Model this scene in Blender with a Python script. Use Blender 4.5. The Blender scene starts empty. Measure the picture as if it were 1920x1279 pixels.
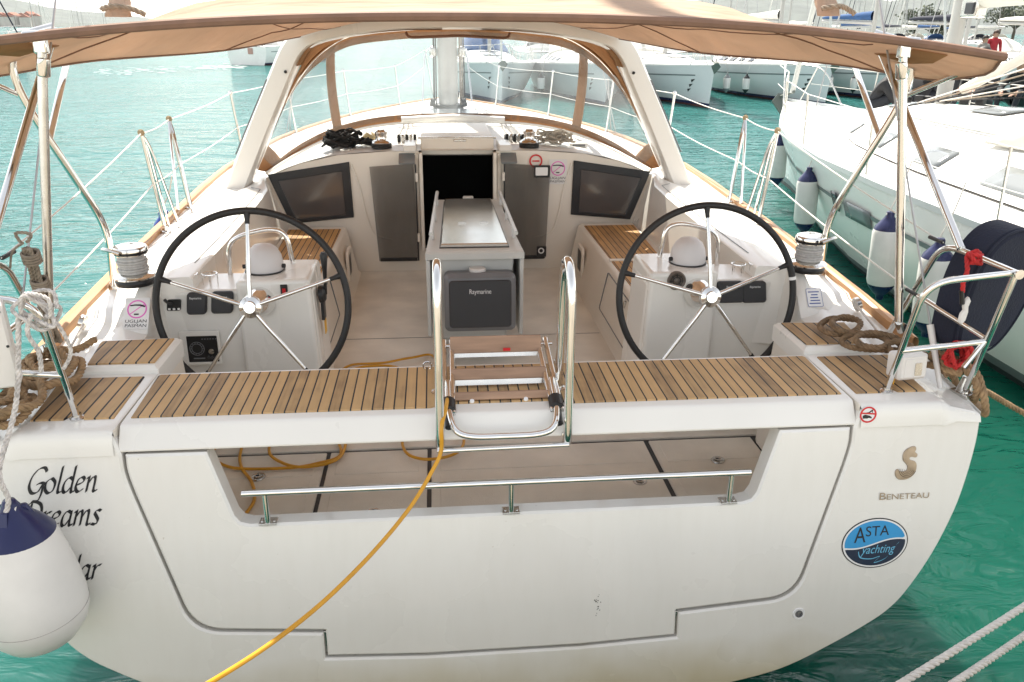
import bpy, bmesh, math, random
import numpy as np
from mathutils import Vector, Matrix, geometry, noise
random.seed(7)
C = bpy.context.scene
COL = C.collection
V = Vector
# ------------------------------------------------------------------ camera, sky, sun, exposure
FPX = 1500.0
CP = V((-0.216, -2.727, 1.326)); YAW, PITCH, ROLL = 0.095, 0.372, 0.008
F_ = V((math.sin(YAW)*math.cos(PITCH), math.cos(YAW)*math.cos(PITCH), -math.sin(PITCH)))
R0 = V((math.cos(YAW), -math.sin(YAW), 0)); U0 = R0.cross(F_)
R_ = math.cos(ROLL)*R0 + math.sin(ROLL)*U0; U_ = -math.sin(ROLL)*R0 + math.cos(ROLL)*U0
cam = bpy.data.cameras.new('camera'); camo = bpy.data.objects.new('camera', cam); COL.objects.link(camo)
cam.sensor_width = 36; cam.lens = FPX/1920*36; cam.clip_start = 0.05; cam.clip_end = 12000
m = Matrix.Identity(4)
for i in range(3):
    m[i][0] = R_[i]; m[i][1] = U_[i]; m[i][2] = -F_[i]; m[i][3] = CP[i]
camo.matrix_world = m
C.camera = camo
SUN_EL, SUN_AZ = math.radians(55), math.radians(-6)     # azimuth from +Y (ahead), negative = to port
SD = V((math.sin(SUN_AZ)*math.cos(SUN_EL), math.cos(SUN_AZ)*math.cos(SUN_EL), math.sin(SUN_EL)))
world = bpy.data.worlds.new('World'); C.world = world; world.use_nodes = True
nt = world.node_tree; nt.nodes.clear()
sky = nt.nodes.new('ShaderNodeTexSky'); sky.sky_type = 'NISHITA'; sky.sun_disc = False
sky.sun_elevation = SUN_EL; sky.sun_rotation = SUN_AZ; sky.air_density = 1.0; sky.dust_density = 0.3; sky.ozone_density = 1.0
bg = nt.nodes.new('ShaderNodeBackground'); bg.inputs[1].default_value = 0.15
wo = nt.nodes.new('ShaderNodeOutputWorld')
hsv = nt.nodes.new('ShaderNodeHueSaturation'); hsv.inputs['Saturation'].default_value = .30
nt.links.new(sky.outputs[0], hsv.inputs['Color']); warm = nt.nodes.new('ShaderNodeMix'); warm.data_type = 'RGBA'; warm.blend_type = 'MULTIPLY'; warm.inputs[0].default_value = 1; warm.inputs[7].default_value = (1, .972, .925, 1)
nt.links.new(hsv.outputs[0], warm.inputs[6]); nt.links.new(warm.outputs[2], bg.inputs[0]); nt.links.new(bg.outputs[0], wo.inputs[0])
sl = bpy.data.lights.new('sun', 'SUN'); sl.energy = 4.6; sl.angle = math.radians(0.55); sl.color = (1, .93, .81)
slo = bpy.data.objects.new('sun', sl); COL.objects.link(slo); slo.rotation_euler = SD.to_track_quat('Z', 'Y').to_euler()
slo.location = (0, 0, 30)
C.view_settings.view_transform = 'Standard'; C.view_settings.look = 'None'; C.view_settings.gamma = 1
C.view_settings.exposure = 1.24
ZW = -1.25                                                # water level (z = 0 is the top of the helm bench)

def at(px, py, ax, v):
    """point of the place seen at photo pixel (px, py) lying on the plane ax = v"""
    d = (px-960)/FPX*R_ - (py-639.5)/FPX*U_ + F_
    i = 'xyz'.index(ax); t = (v-CP[i])/d[i]
    return CP + d*t
# ------------------------------------------------------------------ materials
MATS = {}
def mat(name, col, rough=.5, metal=0., var=0., vscale=4., bump=0., bscale=60., spec=.5, coat=0., trans=0., alpha=None, stretch=(1, 1, 1)):
    if name in MATS: return MATS[name]
    M = bpy.data.materials.new(name); M.use_nodes = True; n = M.node_tree; b = n.nodes['Principled BSDF']
    b.inputs['Roughness'].default_value = rough; b.inputs['Metallic'].default_value = metal
    b.inputs['Specular IOR Level'].default_value = spec; b.inputs['Coat Weight'].default_value = coat
    b.inputs['Base Color'].default_value = (*col, 1)
    tc = n.nodes.new('ShaderNodeTexCoord'); mp = n.nodes.new('ShaderNodeMapping'); mp.inputs['Scale'].default_value = stretch
    n.links.new(tc.outputs['Object'], mp.inputs[0])
    if var:
        t = n.nodes.new('ShaderNodeTexNoise'); t.inputs['Scale'].default_value = vscale; t.inputs['Detail'].default_value = 6
        n.links.new(mp.outputs[0], t.inputs['Vector'])
        r = n.nodes.new('ShaderNodeValToRGB'); r.color_ramp.elements[0].position = .3; r.color_ramp.elements[1].position = .7
        r.color_ramp.elements[0].color = (*[c*(1-var) for c in col], 1); r.color_ramp.elements[1].color = (*[min(1, c*(1+var*.6)) for c in col], 1)
        n.links.new(t.outputs[0], r.inputs[0]); n.links.new(r.outputs[0], b.inputs['Base Color'])
        mr = n.nodes.new('ShaderNodeMapRange'); mr.inputs[3].default_value = max(.02, rough-.08); mr.inputs[4].default_value = min(1, rough+.1)
        n.links.new(t.outputs[0], mr.inputs[0]); n.links.new(mr.outputs[0], b.inputs['Roughness'])
    if bump:
        t2 = n.nodes.new('ShaderNodeTexNoise'); t2.inputs['Scale'].default_value = bscale; t2.inputs['Detail'].default_value = 3
        n.links.new(mp.outputs[0], t2.inputs['Vector'])
        bp = n.nodes.new('ShaderNodeBump'); bp.inputs['Strength'].default_value = bump; bp.inputs['Distance'].default_value = .01
        n.links.new(t2.outputs[0], bp.inputs['Height']); n.links.new(bp.outputs[0], b.inputs['Normal'])
    MATS[name] = M
    return M

def teak(name, pitch=.04, tone=(.47, .30, .138), off=0., skew=0.):
    """narrow planks running fore-aft with black caulking, in object space"""
    M = bpy.data.materials.new(name); M.use_nodes = True; n = M.node_tree; L = n.links; b = n.nodes['Principled BSDF']
    tc = n.nodes.new('ShaderNodeTexCoord'); sp = n.nodes.new('ShaderNodeSeparateXYZ'); L.new(tc.outputs['Object'], sp.inputs[0])
    def mth(op, a, c=None):
        q = n.nodes.new('ShaderNodeMath'); q.operation = op
        for i, w in enumerate((a, c)):
            if w is None: continue
            if isinstance(w, (int, float)): q.inputs[i].default_value = w
            else: L.new(w, q.inputs[i])
        return q.outputs[0]
    ysk = mth('MULTIPLY', sp.outputs[1], skew)
    u = mth('DIVIDE', mth('ADD', mth('ADD', sp.outputs[0], ysk), 10+off), pitch)
    fr = mth('FRACT', u); fl = mth('FLOOR', u)
    caulk = mth('MULTIPLY', mth('LESS_THAN', fr, .14), 1.0)
    wn = n.nodes.new('ShaderNodeTexWhiteNoise'); wn.noise_dimensions = '1D'; L.new(fl, wn.inputs['W'])
    mp = n.nodes.new('ShaderNodeMapping'); mp.inputs['Scale'].default_value = (70, 5, 20); L.new(tc.outputs['Object'], mp.inputs[0])
    addv = n.nodes.new('ShaderNodeVectorMath'); addv.operation = 'ADD'; L.new(mp.outputs[0], addv.inputs[0])
    cb = n.nodes.new('ShaderNodeCombineXYZ'); L.new(mth('MULTIPLY', wn.outputs[0], 90), cb.inputs[1]); L.new(cb.outputs[0], addv.inputs[1])
    g = n.nodes.new('ShaderNodeTexNoise'); g.inputs['Scale'].default_value = 1; g.inputs['Detail'].default_value = 5; L.new(addv.outputs[0], g.inputs['Vector'])
    g2 = n.nodes.new('ShaderNodeTexNoise'); g2.inputs['Scale'].default_value = 7; g2.inputs['Detail'].default_value = 4; L.new(tc.outputs['Object'], g2.inputs['Vector'])
    v = mth('ADD', mth('MULTIPLY', g.outputs[0], .5), mth('ADD', mth('MULTIPLY', wn.outputs[0], .42), mth('MULTIPLY', g2.outputs[0], .45)))
    r = n.nodes.new('ShaderNodeValToRGB'); e = r.color_ramp.elements
    e[0].position = .36; e[0].color = (tone[0]*.52, tone[1]*.50, tone[2]*.54, 1)
    e[1].position = 1.05 if False else 1.0; e[1].color = (tone[0]*1.25, tone[1]*1.22, tone[2]*1.2, 1)
    mid = e.new(.66); mid.color = (*tone, 1)
    L.new(v, r.inputs[0])
    mx = n.nodes.new('ShaderNodeMix'); mx.data_type = 'RGBA'; L.new(caulk, mx.inputs[0]); L.new(r.outputs[0], mx.inputs[6]); mx.inputs[7].default_value = (.012, .012, .014, 1)
    L.new(mx.outputs[2], b.inputs['Base Color']); b.inputs['Roughness'].default_value = .62
    bp = n.nodes.new('ShaderNodeBump'); bp.inputs['Strength'].default_value = .35; bp.inputs['Distance'].default_value = .004
    L.new(mth('SUBTRACT', mth('MULTIPLY', g.outputs[0], .4), caulk), bp.inputs['Height']); L.new(bp.outputs[0], b.inputs['Normal'])
    return M

def film(name, tint, fac, haze, rough=.03):
    """clear or smoked sheet: mostly transparent, a little milky, glossy"""
    M = bpy.data.materials.new(name); M.use_nodes = True; n = M.node_tree; L = n.links; n.nodes.clear()
    o = n.nodes.new('ShaderNodeOutputMaterial'); tr = n.nodes.new('ShaderNodeBsdfTransparent'); tr.inputs[0].default_value = (*tint, 1)
    gl = n.nodes.new('ShaderNodeBsdfGlossy'); gl.inputs['Roughness'].default_value = rough
    df = n.nodes.new('ShaderNodeBsdfDiffuse'); df.inputs[0].default_value = (*haze, 1)
    tl = n.nodes.new('ShaderNodeBsdfTranslucent'); tl.inputs[0].default_value = (*haze, 1)
    a0 = n.nodes.new('ShaderNodeMixShader'); a0.inputs[0].default_value = .5; L.new(df.outputs[0], a0.inputs[1]); L.new(tl.outputs[0], a0.inputs[2])
    tc = n.nodes.new('ShaderNodeTexCoord'); tx = n.nodes.new('ShaderNodeTexNoise'); tx.inputs['Scale'].default_value = 3; tx.inputs['Detail'].default_value = 5
    mp = n.nodes.new('ShaderNodeMapping'); mp.inputs['Scale'].default_value = (1, 1, .35); L.new(tc.outputs['Object'], mp.inputs[0]); L.new(mp.outputs[0], tx.inputs['Vector'])
    mr = n.nodes.new('ShaderNodeMapRange'); mr.inputs[1].default_value = .3; mr.inputs[2].default_value = .75; mr.inputs[3].default_value = fac*.5; mr.inputs[4].default_value = fac*1.5; L.new(tx.outputs[0], mr.inputs[0])
    a = n.nodes.new('ShaderNodeMixShader'); L.new(mr.outputs[0], a.inputs[0]); L.new(tr.outputs[0], a.inputs[1]); L.new(a0.outputs[0], a.inputs[2])
    lw = n.nodes.new('ShaderNodeLayerWeight'); lw.inputs[0].default_value = .5
    pw = n.nodes.new('ShaderNodeMath'); pw.operation = 'POWER'; L.new(lw.outputs['Facing'], pw.inputs[0]); pw.inputs[1].default_value = 4.5
    fr = n.nodes.new('ShaderNodeMapRange'); fr.inputs[3].default_value = .035; fr.inputs[4].default_value = .75; L.new(pw.outputs[0], fr.inputs[0])
    bp = n.nodes.new('ShaderNodeBump'); bp.inputs['Strength'].default_value = .25; bp.inputs['Distance'].default_value = .03; L.new(tx.outputs[0], bp.inputs['Height']); L.new(bp.outputs[0], gl.inputs['Normal'])
    b = n.nodes.new('ShaderNodeMixShader'); L.new(fr.outputs[0], b.inputs[0]); L.new(a.outputs[0], b.inputs[1]); L.new(gl.outputs[0], b.inputs[2])
    L.new(b.outputs[0], o.inputs[0])
    return M

def cloth(name, col, transl=.3, var=.12):
    M = bpy.data.materials.new(name); M.use_nodes = True; n = M.node_tree; L = n.links; n.nodes.clear()
    o = n.nodes.new('ShaderNodeOutputMaterial'); df = n.nodes.new('ShaderNodeBsdfDiffuse'); tl = n.nodes.new('ShaderNodeBsdfTranslucent')
    tc = n.nodes.new('ShaderNodeTexCoord'); tx = n.nodes.new('ShaderNodeTexNoise'); tx.inputs['Scale'].default_value = 2.5; tx.inputs['Detail'].default_value = 6; L.new(tc.outputs['Object'], tx.inputs['Vector'])
    r = n.nodes.new('ShaderNodeValToRGB'); r.color_ramp.elements[0].position = .3; r.color_ramp.elements[1].position = .72
    r.color_ramp.elements[0].color = (*[c*(1-var) for c in col], 1); r.color_ramp.elements[1].color = (*[c*(1+var*.5) for c in col], 1)
    L.new(tx.outputs[0], r.inputs[0]); L.new(r.outputs[0], df.inputs[0])
    hs = n.nodes.new('ShaderNodeHueSaturation'); hs.inputs['Saturation'].default_value = 1.05; L.new(r.outputs[0], hs.inputs['Color']); L.new(hs.outputs[0], tl.inputs[0])
    t2 = n.nodes.new('ShaderNodeTexNoise'); t2.inputs['Scale'].default_value = 2.2; t2.inputs['Detail'].default_value = 2
    mp = n.nodes.new('ShaderNodeMapping'); mp.inputs['Scale'].default_value = (1.2, 2.6, 1.5); mp.inputs['Rotation'].default_value = (0, 0, .5); L.new(tc.outputs['Object'], mp.inputs[0]); L.new(mp.outputs[0], t2.inputs['Vector'])
    bp = n.nodes.new('ShaderNodeBump'); bp.inputs['Strength'].default_value = .9; bp.inputs['Distance'].default_value = .06; L.new(t2.outputs[0], bp.inputs['Height'])
    L.new(bp.outputs[0], df.inputs['Normal']); L.new(bp.outputs[0], tl.inputs['Normal'])
    a = n.nodes.new('ShaderNodeMixShader'); a.inputs[0].default_value = transl; L.new(df.outputs[0], a.inputs[1]); L.new(tl.outputs[0], a.inputs[2]); L.new(a.outputs[0], o.inputs[0])
    return M

GEL = mat('white_gelcoat', (.80, .775, .725), .28, var=.06, vscale=1.3, coat=.3, stretch=(1, 1, .35))
def streaked():
    M = mat('stern_gelcoat', (.80, .775, .73), .27, var=.05, vscale=1.3, coat=.3); n = M.node_tree; L = n.links; b = n.nodes['Principled BSDF']
    src = b.inputs['Base Color'].links[0].from_socket; tc = n.nodes.new('ShaderNodeTexCoord')
    def tex(sc, st, det, lo, hi, c0, c1):
        mp = n.nodes.new('ShaderNodeMapping'); mp.inputs['Scale'].default_value = st; L.new(tc.outputs['Object'], mp.inputs[0])
        t = n.nodes.new('ShaderNodeTexNoise'); t.inputs['Scale'].default_value = sc; t.inputs['Detail'].default_value = det; L.new(mp.outputs[0], t.inputs['Vector'])
        r = n.nodes.new('ShaderNodeValToRGB'); r.color_ramp.elements[0].position = lo; r.color_ramp.elements[1].position = hi; r.color_ramp.elements[0].color = c0; r.color_ramp.elements[1].color = c1; L.new(t.outputs[0], r.inputs[0]); return r.outputs[0]
    def mul(a, c):
        m = n.nodes.new('ShaderNodeMix'); m.data_type = 'RGBA'; m.blend_type = 'MULTIPLY'; m.inputs[0].default_value = 1; L.new(a, m.inputs[6]); L.new(c, m.inputs[7]); return m.outputs[2]
    c = mul(src, tex(1, (34, 34, .9), 4, .30, .62, (.982, .98, .975, 1), (1, 1, 1, 1)))           # water runs
    c = mul(c, tex(1, (3, 3, 2.2), 6, .28, .5, (.98, .978, .974, 1), (1, 1, 1, 1)))                 # salt bloom
    c = mul(c, tex(60, (1, 1, 1), 2, .17, .22, (.7, .65, .58, 1), (1, 1, 1, 1)))                   # specks
    sp = n.nodes.new('ShaderNodeSeparateXYZ'); L.new(tc.outputs['Object'], sp.inputs[0])
    t = n.nodes.new('ShaderNodeTexNoise'); t.inputs['Scale'].default_value = 5; L.new(tc.outputs['Object'], t.inputs['Vector'])
    ad = n.nodes.new('ShaderNodeMath'); ad.operation = 'MULTIPLY_ADD'; L.new(t.outputs[0], ad.inputs[0]); ad.inputs[1].default_value = -.16; L.new(sp.outputs[2], ad.inputs[2])
    mr = n.nodes.new('ShaderNodeMapRange'); mr.inputs[1].default_value = -1.22; mr.inputs[2].default_value = -1.02; L.new(ad.outputs[0], mr.inputs[0])
    r = n.nodes.new('ShaderNodeValToRGB'); r.color_ramp.elements[0].color = (.72, .66, .50, 1); r.color_ramp.elements[1].color = (1, 1, 1, 1); L.new(mr.outputs[0], r.inputs[0])
    L.new(mul(c, r.outputs[0]), b.inputs['Base Color']); return M
STERN = streaked()
CREAM = mat('cream_gelcoat', (.80, .745, .66), .38, var=.06, vscale=2.2)
NONSKID = mat('nonskid_gelcoat', (.745, .70, .62), .6, var=.15, vscale=3.5, bump=.25, bscale=180)
STEEL = mat('polished_steel', (.80, .79, .77), .09, 1.0, var=.03, vscale=20)
STEELB = mat('worn_steel', (.62, .60, .57), .25, 1.0, var=.12, vscale=14)
BLACK = mat('black_plastic', (.012, .012, .013), .42, var=.2, vscale=9)
RUBBER = mat('black_leather', (.014, .013, .013), .5, var=.25, vscale=12, bump=.2, bscale=300)
DGREY = mat('dark_grey_plastic', (.035, .036, .04), .5, var=.1, vscale=8)
GREY = mat('grey_plastic', (.17, .175, .185), .45, var=.08, vscale=8)
TABLEG = mat('pale_grey_gelcoat', (.56, .56, .535), .35, var=.05, vscale=3)
WINFR = mat('dark_window_frame', (.018, .021, .026), .3, var=.1, vscale=6)
PANE = mat('grey_acrylic', (.085, .078, .078), .07, var=.08, vscale=3)
TOEW = mat('varnished_wood', (.47, .245, .10), .42, var=.25, vscale=6, stretch=(6, .6, 6))
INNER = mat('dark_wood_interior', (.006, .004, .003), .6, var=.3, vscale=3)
CHROMET = mat('chrome_lid', (.62, .60, .56), .16, .85, var=.05, vscale=3)
HULLW = mat('white_topsides', (.83, .82, .785), .26, var=.05, vscale=.8, coat=.1)
DECKW = mat('white_deck', (.80, .785, .75), .45, var=.05, vscale=1.5)
HULLF = mat('greyish_topsides', (.66, .675, .675), .3, var=.06, vscale=.6)  # duller blue-grey hull colour for the moored row
ANTIF = mat('red_antifouling', (.09, .03, .025), .7, var=.3, vscale=2)
GSTRIPE = mat('grey_stripe', (.16, .19, .19), .35, var=.06)
NAVY = mat('navy_canvas', (.008, .011, .028), .8, var=.2, vscale=10, bump=.3, bscale=120)
NAVYP = mat('navy_vinyl', (.012, .016, .075), .28, var=.1, vscale=6)
FENDW = mat('white_vinyl', (.74, .71, .68), .38, var=.05, vscale=9)
BLUEP = mat('blue_vinyl', (.01, .05, .30), .3, var=.1)
TANROPE = mat('tan_rope', (.33, .215, .115), .85, var=.35, vscale=24)
TANROPED = mat('brown_rope', (.21, .135, .075), .85, var=.35, vscale=24)
WROPE = mat('white_rope', (.66, .62, .57), .8, var=.15, vscale=40)
GROPE = mat('weathered_rope', (.26, .21, .16), .85, var=.3, vscale=40)
FROPE = mat('flecked_rope', (.60, .56, .53), .8, var=.45, vscale=70)
BROPE = mat('black_rope', (.012, .011, .011), .7, var=.4, vscale=30)
RROPE = mat('red_rope', (.50, .02, .02), .7, var=.25, vscale=40)
HOSEM = mat('yellow_hose', (.62, .30, .018), .38, var=.15, vscale=10)
WIREM = mat('rigging_wire', (.42, .41, .41), .35, .7, var=.1)
LIFEL = mat('white_lifeline', (.75, .73, .68), .45, var=.08)
STEPW = mat('weathered_step_wood', (.36, .225, .15), .7, var=.3, vscale=8, stretch=(.5, 4, 4))
PINK = mat('pink_print', (.72, .16, .50), .5)
REDP = mat('red_print', (.62, .02, .025), .45)
WHITEP = mat('white_print', (.80, .79, .78), .45)
INK = mat('black_print', (.012, .012, .014), .45)
INKB = mat('blue_print', (.06, .09, .30), .5)
LBLUE = mat('light_blue_print', (.03, .30, .62), .35)
DBLUE = mat('deep_blue_print', (.008, .022, .055), .35)
CBLUE = mat('cyan_print', (.14, .45, .66), .4)
YEL = mat('yellow_tag', (.75, .40, .03), .5)
REDL = mat('red_switch', (.5, .01, .015), .3)
EMBLEM = mat('brushed_emblem', (.42, .34, .26), .35, .7, var=.3, vscale=25)
SKIN = mat('skin', (.46, .27, .19), .55, var=.1, vscale=12)
HAIR = mat('dark_hair', (.015, .011, .009), .6, var=.3, vscale=30)
JACKB = mat('black_jacket', (.014, .014, .016), .75, var=.3, vscale=9)
JACKR = mat('red_shirt', (.42, .02, .03), .75, var=.2, vscale=9)
TROUS = mat('dark_trousers', (.018, .02, .026), .8, var=.2, vscale=9)
SAILC = mat('white_sail_cloth', (.70, .68, .64), .7, var=.08, vscale=2)
BLUEC = mat('blue_sail_cover', (.015, .07, .20), .8, var=.2, vscale=4)
ALU = mat('anodised_mast', (.42, .41, .385), .4, .2, var=.06, vscale=3)
DARKW = mat('smoked_port', (.02, .024, .03), .12)
GREYG = mat('grey_glass', (.20, .215, .22), .15)
SMOKE = film('smoked_acrylic', (.77, .765, .76), .22, (.17, .168, .165), .06)
VINYL = film('clear_vinyl', (.86, .89, .905), .21, (.46, .50, .52), .08)
CANVAS = cloth('tan_canvas', (.64, .49, .385), .38)
CANVASD = mat('brown_binding', (.22, .125, .085), .75, var=.2, vscale=12)
SPRAY = cloth('tan_sprayhood_canvas', (.46, .265, .14), .3)
TEAKB = teak('teak_bench'); TEAKQ = teak('teak_quarter', .052, (.47, .30, .14)); TEAKS = teak('teak_seat', .043, (.50, .28, .105))
# ------------------------------------------------------------------ mesh building
def lerp(a, b, t): return a+(b-a)*t
def interp(tab, x):
    xs = [p[0] for p in tab]; ys = [p[1] for p in tab]
    if x <= xs[0]: return ys[0]
    if x >= xs[-1]: return ys[-1]
    i = max(k for k in range(len(xs)) if xs[k] <= x); i = min(i, len(xs)-2)
    def tang(k):
        if k == 0 or k == len(xs)-1:
            j = 0 if k == 0 else k-1
            return (ys[j+1]-ys[j])/(xs[j+1]-xs[j])
        a = (ys[k]-ys[k-1])/(xs[k]-xs[k-1]); b = (ys[k+1]-ys[k])/(xs[k+1]-xs[k])
        return 0 if a*b <= 0 else 2*a*b/(a+b)
    h = xs[i+1]-xs[i]; t = (x-xs[i])/h
    return (2*t**3-3*t*t+1)*ys[i]+(t**3-2*t*t+t)*h*tang(i)+(-2*t**3+3*t*t)*ys[i+1]+(t**3-t*t)*h*tang(i+1)
def cr(pts, n=8, closed=False):
    P = [V(p) for p in pts]; out = []
    N = len(P); rng = range(N if closed else N-1)
    for i in rng:
        g = lambda k: P[k % N] if closed else P[min(max(k, 0), N-1)]
        p0, p1, p2, p3 = g(i-1), g(i), g(i+1), g(i+2)
        for k in range(n):
            t = k/n
            out.append(.5*((2*p1)+(p2-p0)*t+(2*p0-5*p1+4*p2-p3)*t*t+(3*p1-p0-3*p2+p3)*t**3))
    if not closed: out.append(P[-1])
    return out
def fillet(pts, r, n=6):
    P = [V(p) for p in pts]; out = [P[0]]
    for i in range(1, len(P)-1):
        a, b, c = P[i-1], P[i], P[i+1]
        d1 = min(r, (a-b).length*.48); d2 = min(r, (c-b).length*.48)
        s = b+(a-b).normalized()*d1; e = b+(c-b).normalized()*d2
        for k in range(n+1):
            t = k/n; out.append(s*(1-t)**2+b*2*t*(1-t)+e*t*t)
    out.append(P[-1]); return out
def offset2(poly, d):
    """shrink a counter-clockwise 2D polygon by d"""
    n = len(poly); out = []
    for i in range(n):
        p0, p1, p2 = V(poly[i-1]), V(poly[i]), V(poly[(i+1) % n])
        e1 = (p1-p0).normalized(); e2 = (p2-p1).normalized()
        n1 = V((-e1.y, e1.x)); n2 = V((-e2.y, e2.x)); b = n1+n2
        k = b.dot(b)
        b = b*(2/k) if k > .15 else n1
        out.append(p1+b*d if k > .15 else p1+n1*d)
    return out
def ccw(poly):
    a = sum(poly[i-1][0]*poly[i][1]-poly[i][0]*poly[i-1][1] for i in range(len(poly)))
    return poly if a > 0 else poly[::-1]
def rrect(cx, cy, w, h, r, n=5):
    o = []
    for k, (sx, sy) in enumerate(((1, -1), (1, 1), (-1, 1), (-1, -1))):
        for i in range(n+1):
            a = math.radians(-90+90*k+90*i/n)
            o.append((cx+sx*(w/2-r)+r*math.cos(a), cy+sy*(h/2-r)+r*math.sin(a)))
    return o
def ell(cx, cy, rx, ry, n=32, a0=0): return [(cx+rx*math.cos(a0+2*math.pi*i/n), cy+ry*math.sin(a0+2*math.pi*i/n)) for i in range(n)]

class Fr:
    """a drawing plane: origin, right, up, and the normal that faces the viewer"""
    def __init__(s, o, u=(1, 0, 0), v=(0, 0, 1)):
        s.o = V(o); s.u = V(u).normalized(); v = V(v); s.v = (v-s.u*v.dot(s.u)).normalized(); s.n = s.u.cross(s.v)
    def __call__(s, a, b, c=0.): return s.o+s.u*a+s.v*b+s.n*c
    def to(s, p): d = V(p)-s.o; return (d.dot(s.u), d.dot(s.v))

class MB:
    def __init__(s): s.v = []; s.f = []; s.mi = []; s.cur = 0
    def add(s, vs, fs):
        o = len(s.v); s.v += [tuple(p) for p in vs]; s.f += [tuple(i+o for i in f) for f in fs]; s.mi += [s.cur]*len(fs); return s
    def box(s, c, d, M=None):
        c = V(c); vs = []
        for x in (-.5, .5):
            for y in (-.5, .5):
                for z in (-.5, .5):
                    p = V((x*d[0], y*d[1], z*d[2])); vs.append(c+(M @ p if M else p))
        return s.add(vs, [(0, 1, 3, 2), (4, 6, 7, 5), (0, 4, 5, 1), (2, 3, 7, 6), (0, 2, 6, 4), (1, 5, 7, 3)])
    def hexa(s, b, t):
        return s.add(list(b)+list(t), [(3, 2, 1, 0), (4, 5, 6, 7)]+[(i, (i+1) % 4, 4+(i+1) % 4, 4+i) for i in range(4)])
    def grid(s, rows, cu=False, cv=False, flip=False):
        nr, nc = len(rows), len(rows[0]); fs = []
        for i in range(nr if cv else nr-1):
            for j in range(nc if cu else nc-1):
                q = (i*nc+j, i*nc+(j+1) % nc, ((i+1) % nr)*nc+(j+1) % nc, ((i+1) % nr)*nc+j); fs.append(q[::-1] if flip else q)
        return s.add([p for r in rows for p in r], fs)
    def tube(s, pts, r, n=10, closed=False, caps=True, rr=None):
        P = [V(p) for p in pts]
        P = [p for i, p in enumerate(P) if i == 0 or (p-P[i-1]).length > 1e-6]
        N = len(P)
        if N < 2: return s
        T = []
        for i in range(N):
            a = P[i-1] if (i or closed) else P[i]; b = P[(i+1) % N] if (i < N-1 or closed) else P[i]
            d = b-a; T.append(d.normalized() if d.length > 1e-9 else V((0, 0, 1)))
        nn = T[0].orthogonal().normalized(); rows = []
        for i in range(N):
            if i:
                q = T[i-1].rotation_difference(T[i]); nn = (q @ nn); nn = (nn-T[i]*nn.dot(T[i])).normalized()
            b = T[i].cross(nn); ri = rr[i] if rr else r
            rows.append([P[i]+(nn*math.cos(2*math.pi*k/n)+b*math.sin(2*math.pi*k/n))*ri for k in range(n)])
        o = len(s.v); s.grid(rows, cu=True, cv=closed)
        if caps and not closed:
            s.f.append(tuple(o+k for k in range(n))[::-1]); s.f.append(tuple(o+(N-1)*n+k for k in range(n))); s.mi += [s.cur]*2
        return s
    def lathe(s, prof, c=(0, 0, 0), ax=(0, 0, 1), n=24, sx=1.):
        ax = V(ax).normalized(); u = ax.orthogonal().normalized(); w = ax.cross(u); c = V(c)
        rows = [[c+ax*z+(u*math.cos(2*math.pi*k/n)+w*math.sin(2*math.pi*k/n)*sx)*max(r, 1e-4) for k in range(n)] for r, z in prof]
        return s.grid(rows, cu=True)
    def prism(s, fr, poly, holes=(), d=.02, bev=0., front=0., back=True):
        """plate whose front face stands at height `front` along the frame normal, d thick, with a small chamfer"""
        poly = ccw([tuple(p) for p in poly]); hs = [ccw([tuple(p) for p in h])[::-1] for h in holes]
        loops = [poly]+hs
        inn = [offset2(l, bev) if bev else [V(p) for p in l] for l in loops]
        def cap(ls, z, flip):
            vs = [V((p[0], p[1], 0)) for l in ls for p in l]
            fs = geometry.tessellate_polygon([[V((p[0], p[1], 0)) for p in l] for l in ls])
            out = []
            for f in fs:
                a, b, c = (vs[k] for k in f)
                nz = (b-a).cross(c-a).z
                if abs(nz) < 1e-12: continue
                f = tuple(f) if nz > 0 else tuple(f)[::-1]
                out.append(f[::-1] if flip else f)
            s.add([fr(p.x, p.y, z) for p in vs], out)
        cap(inn, front, False)
        if back: cap(loops, front-d, True)
        for l, li in zip(loops, inn):
            rows = [[fr(p[0], p[1], front) for p in li], [fr(p[0], p[1], front-bev) for p in l], [fr(p[0], p[1], front-d) for p in l]]
            if not bev: rows = rows[1:]
            s.grid(rows, cu=True, flip=True)
        return s
    def strand(s, pts, r, n=6, lay=7., k=3, closed=False):
        """laid rope: k strands twisted round the path"""
        P = [V(p) for p in pts]; seg = [0.]
        for i in range(1, len(P)): seg.append(seg[-1]+(P[i]-P[i-1]).length)
        L = seg[-1]; step = max(r*.55, L/900); N = max(4, int(L/step)); Q = []; j = 0
        for i in range(N+1):
            d = L*i/N
            while j < len(P)-2 and seg[j+1] < d: j += 1
            t = (d-seg[j])/max(1e-9, seg[j+1]-seg[j]); Q.append(P[j].lerp(P[j+1], min(1, t)))
        nn = None; fr = []
        for i in range(len(Q)):
            T = (Q[min(i+1, N)]-Q[max(i-1, 0)]).normalized()
            if nn is None: nn = T.orthogonal().normalized()
            nn = (nn-T*nn.dot(T)).normalized(); fr.append((nn.copy(), T.cross(nn)))
        for q in range(k):
            path = []
            for i in range(len(Q)):
                a = 2*math.pi*(q/k+(L*i/N)/(lay*r)); path.append(Q[i]+(fr[i][0]*math.cos(a)+fr[i][1]*math.sin(a))*r*.5)
            s.tube(path, r*.56, n)
        return s
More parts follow.
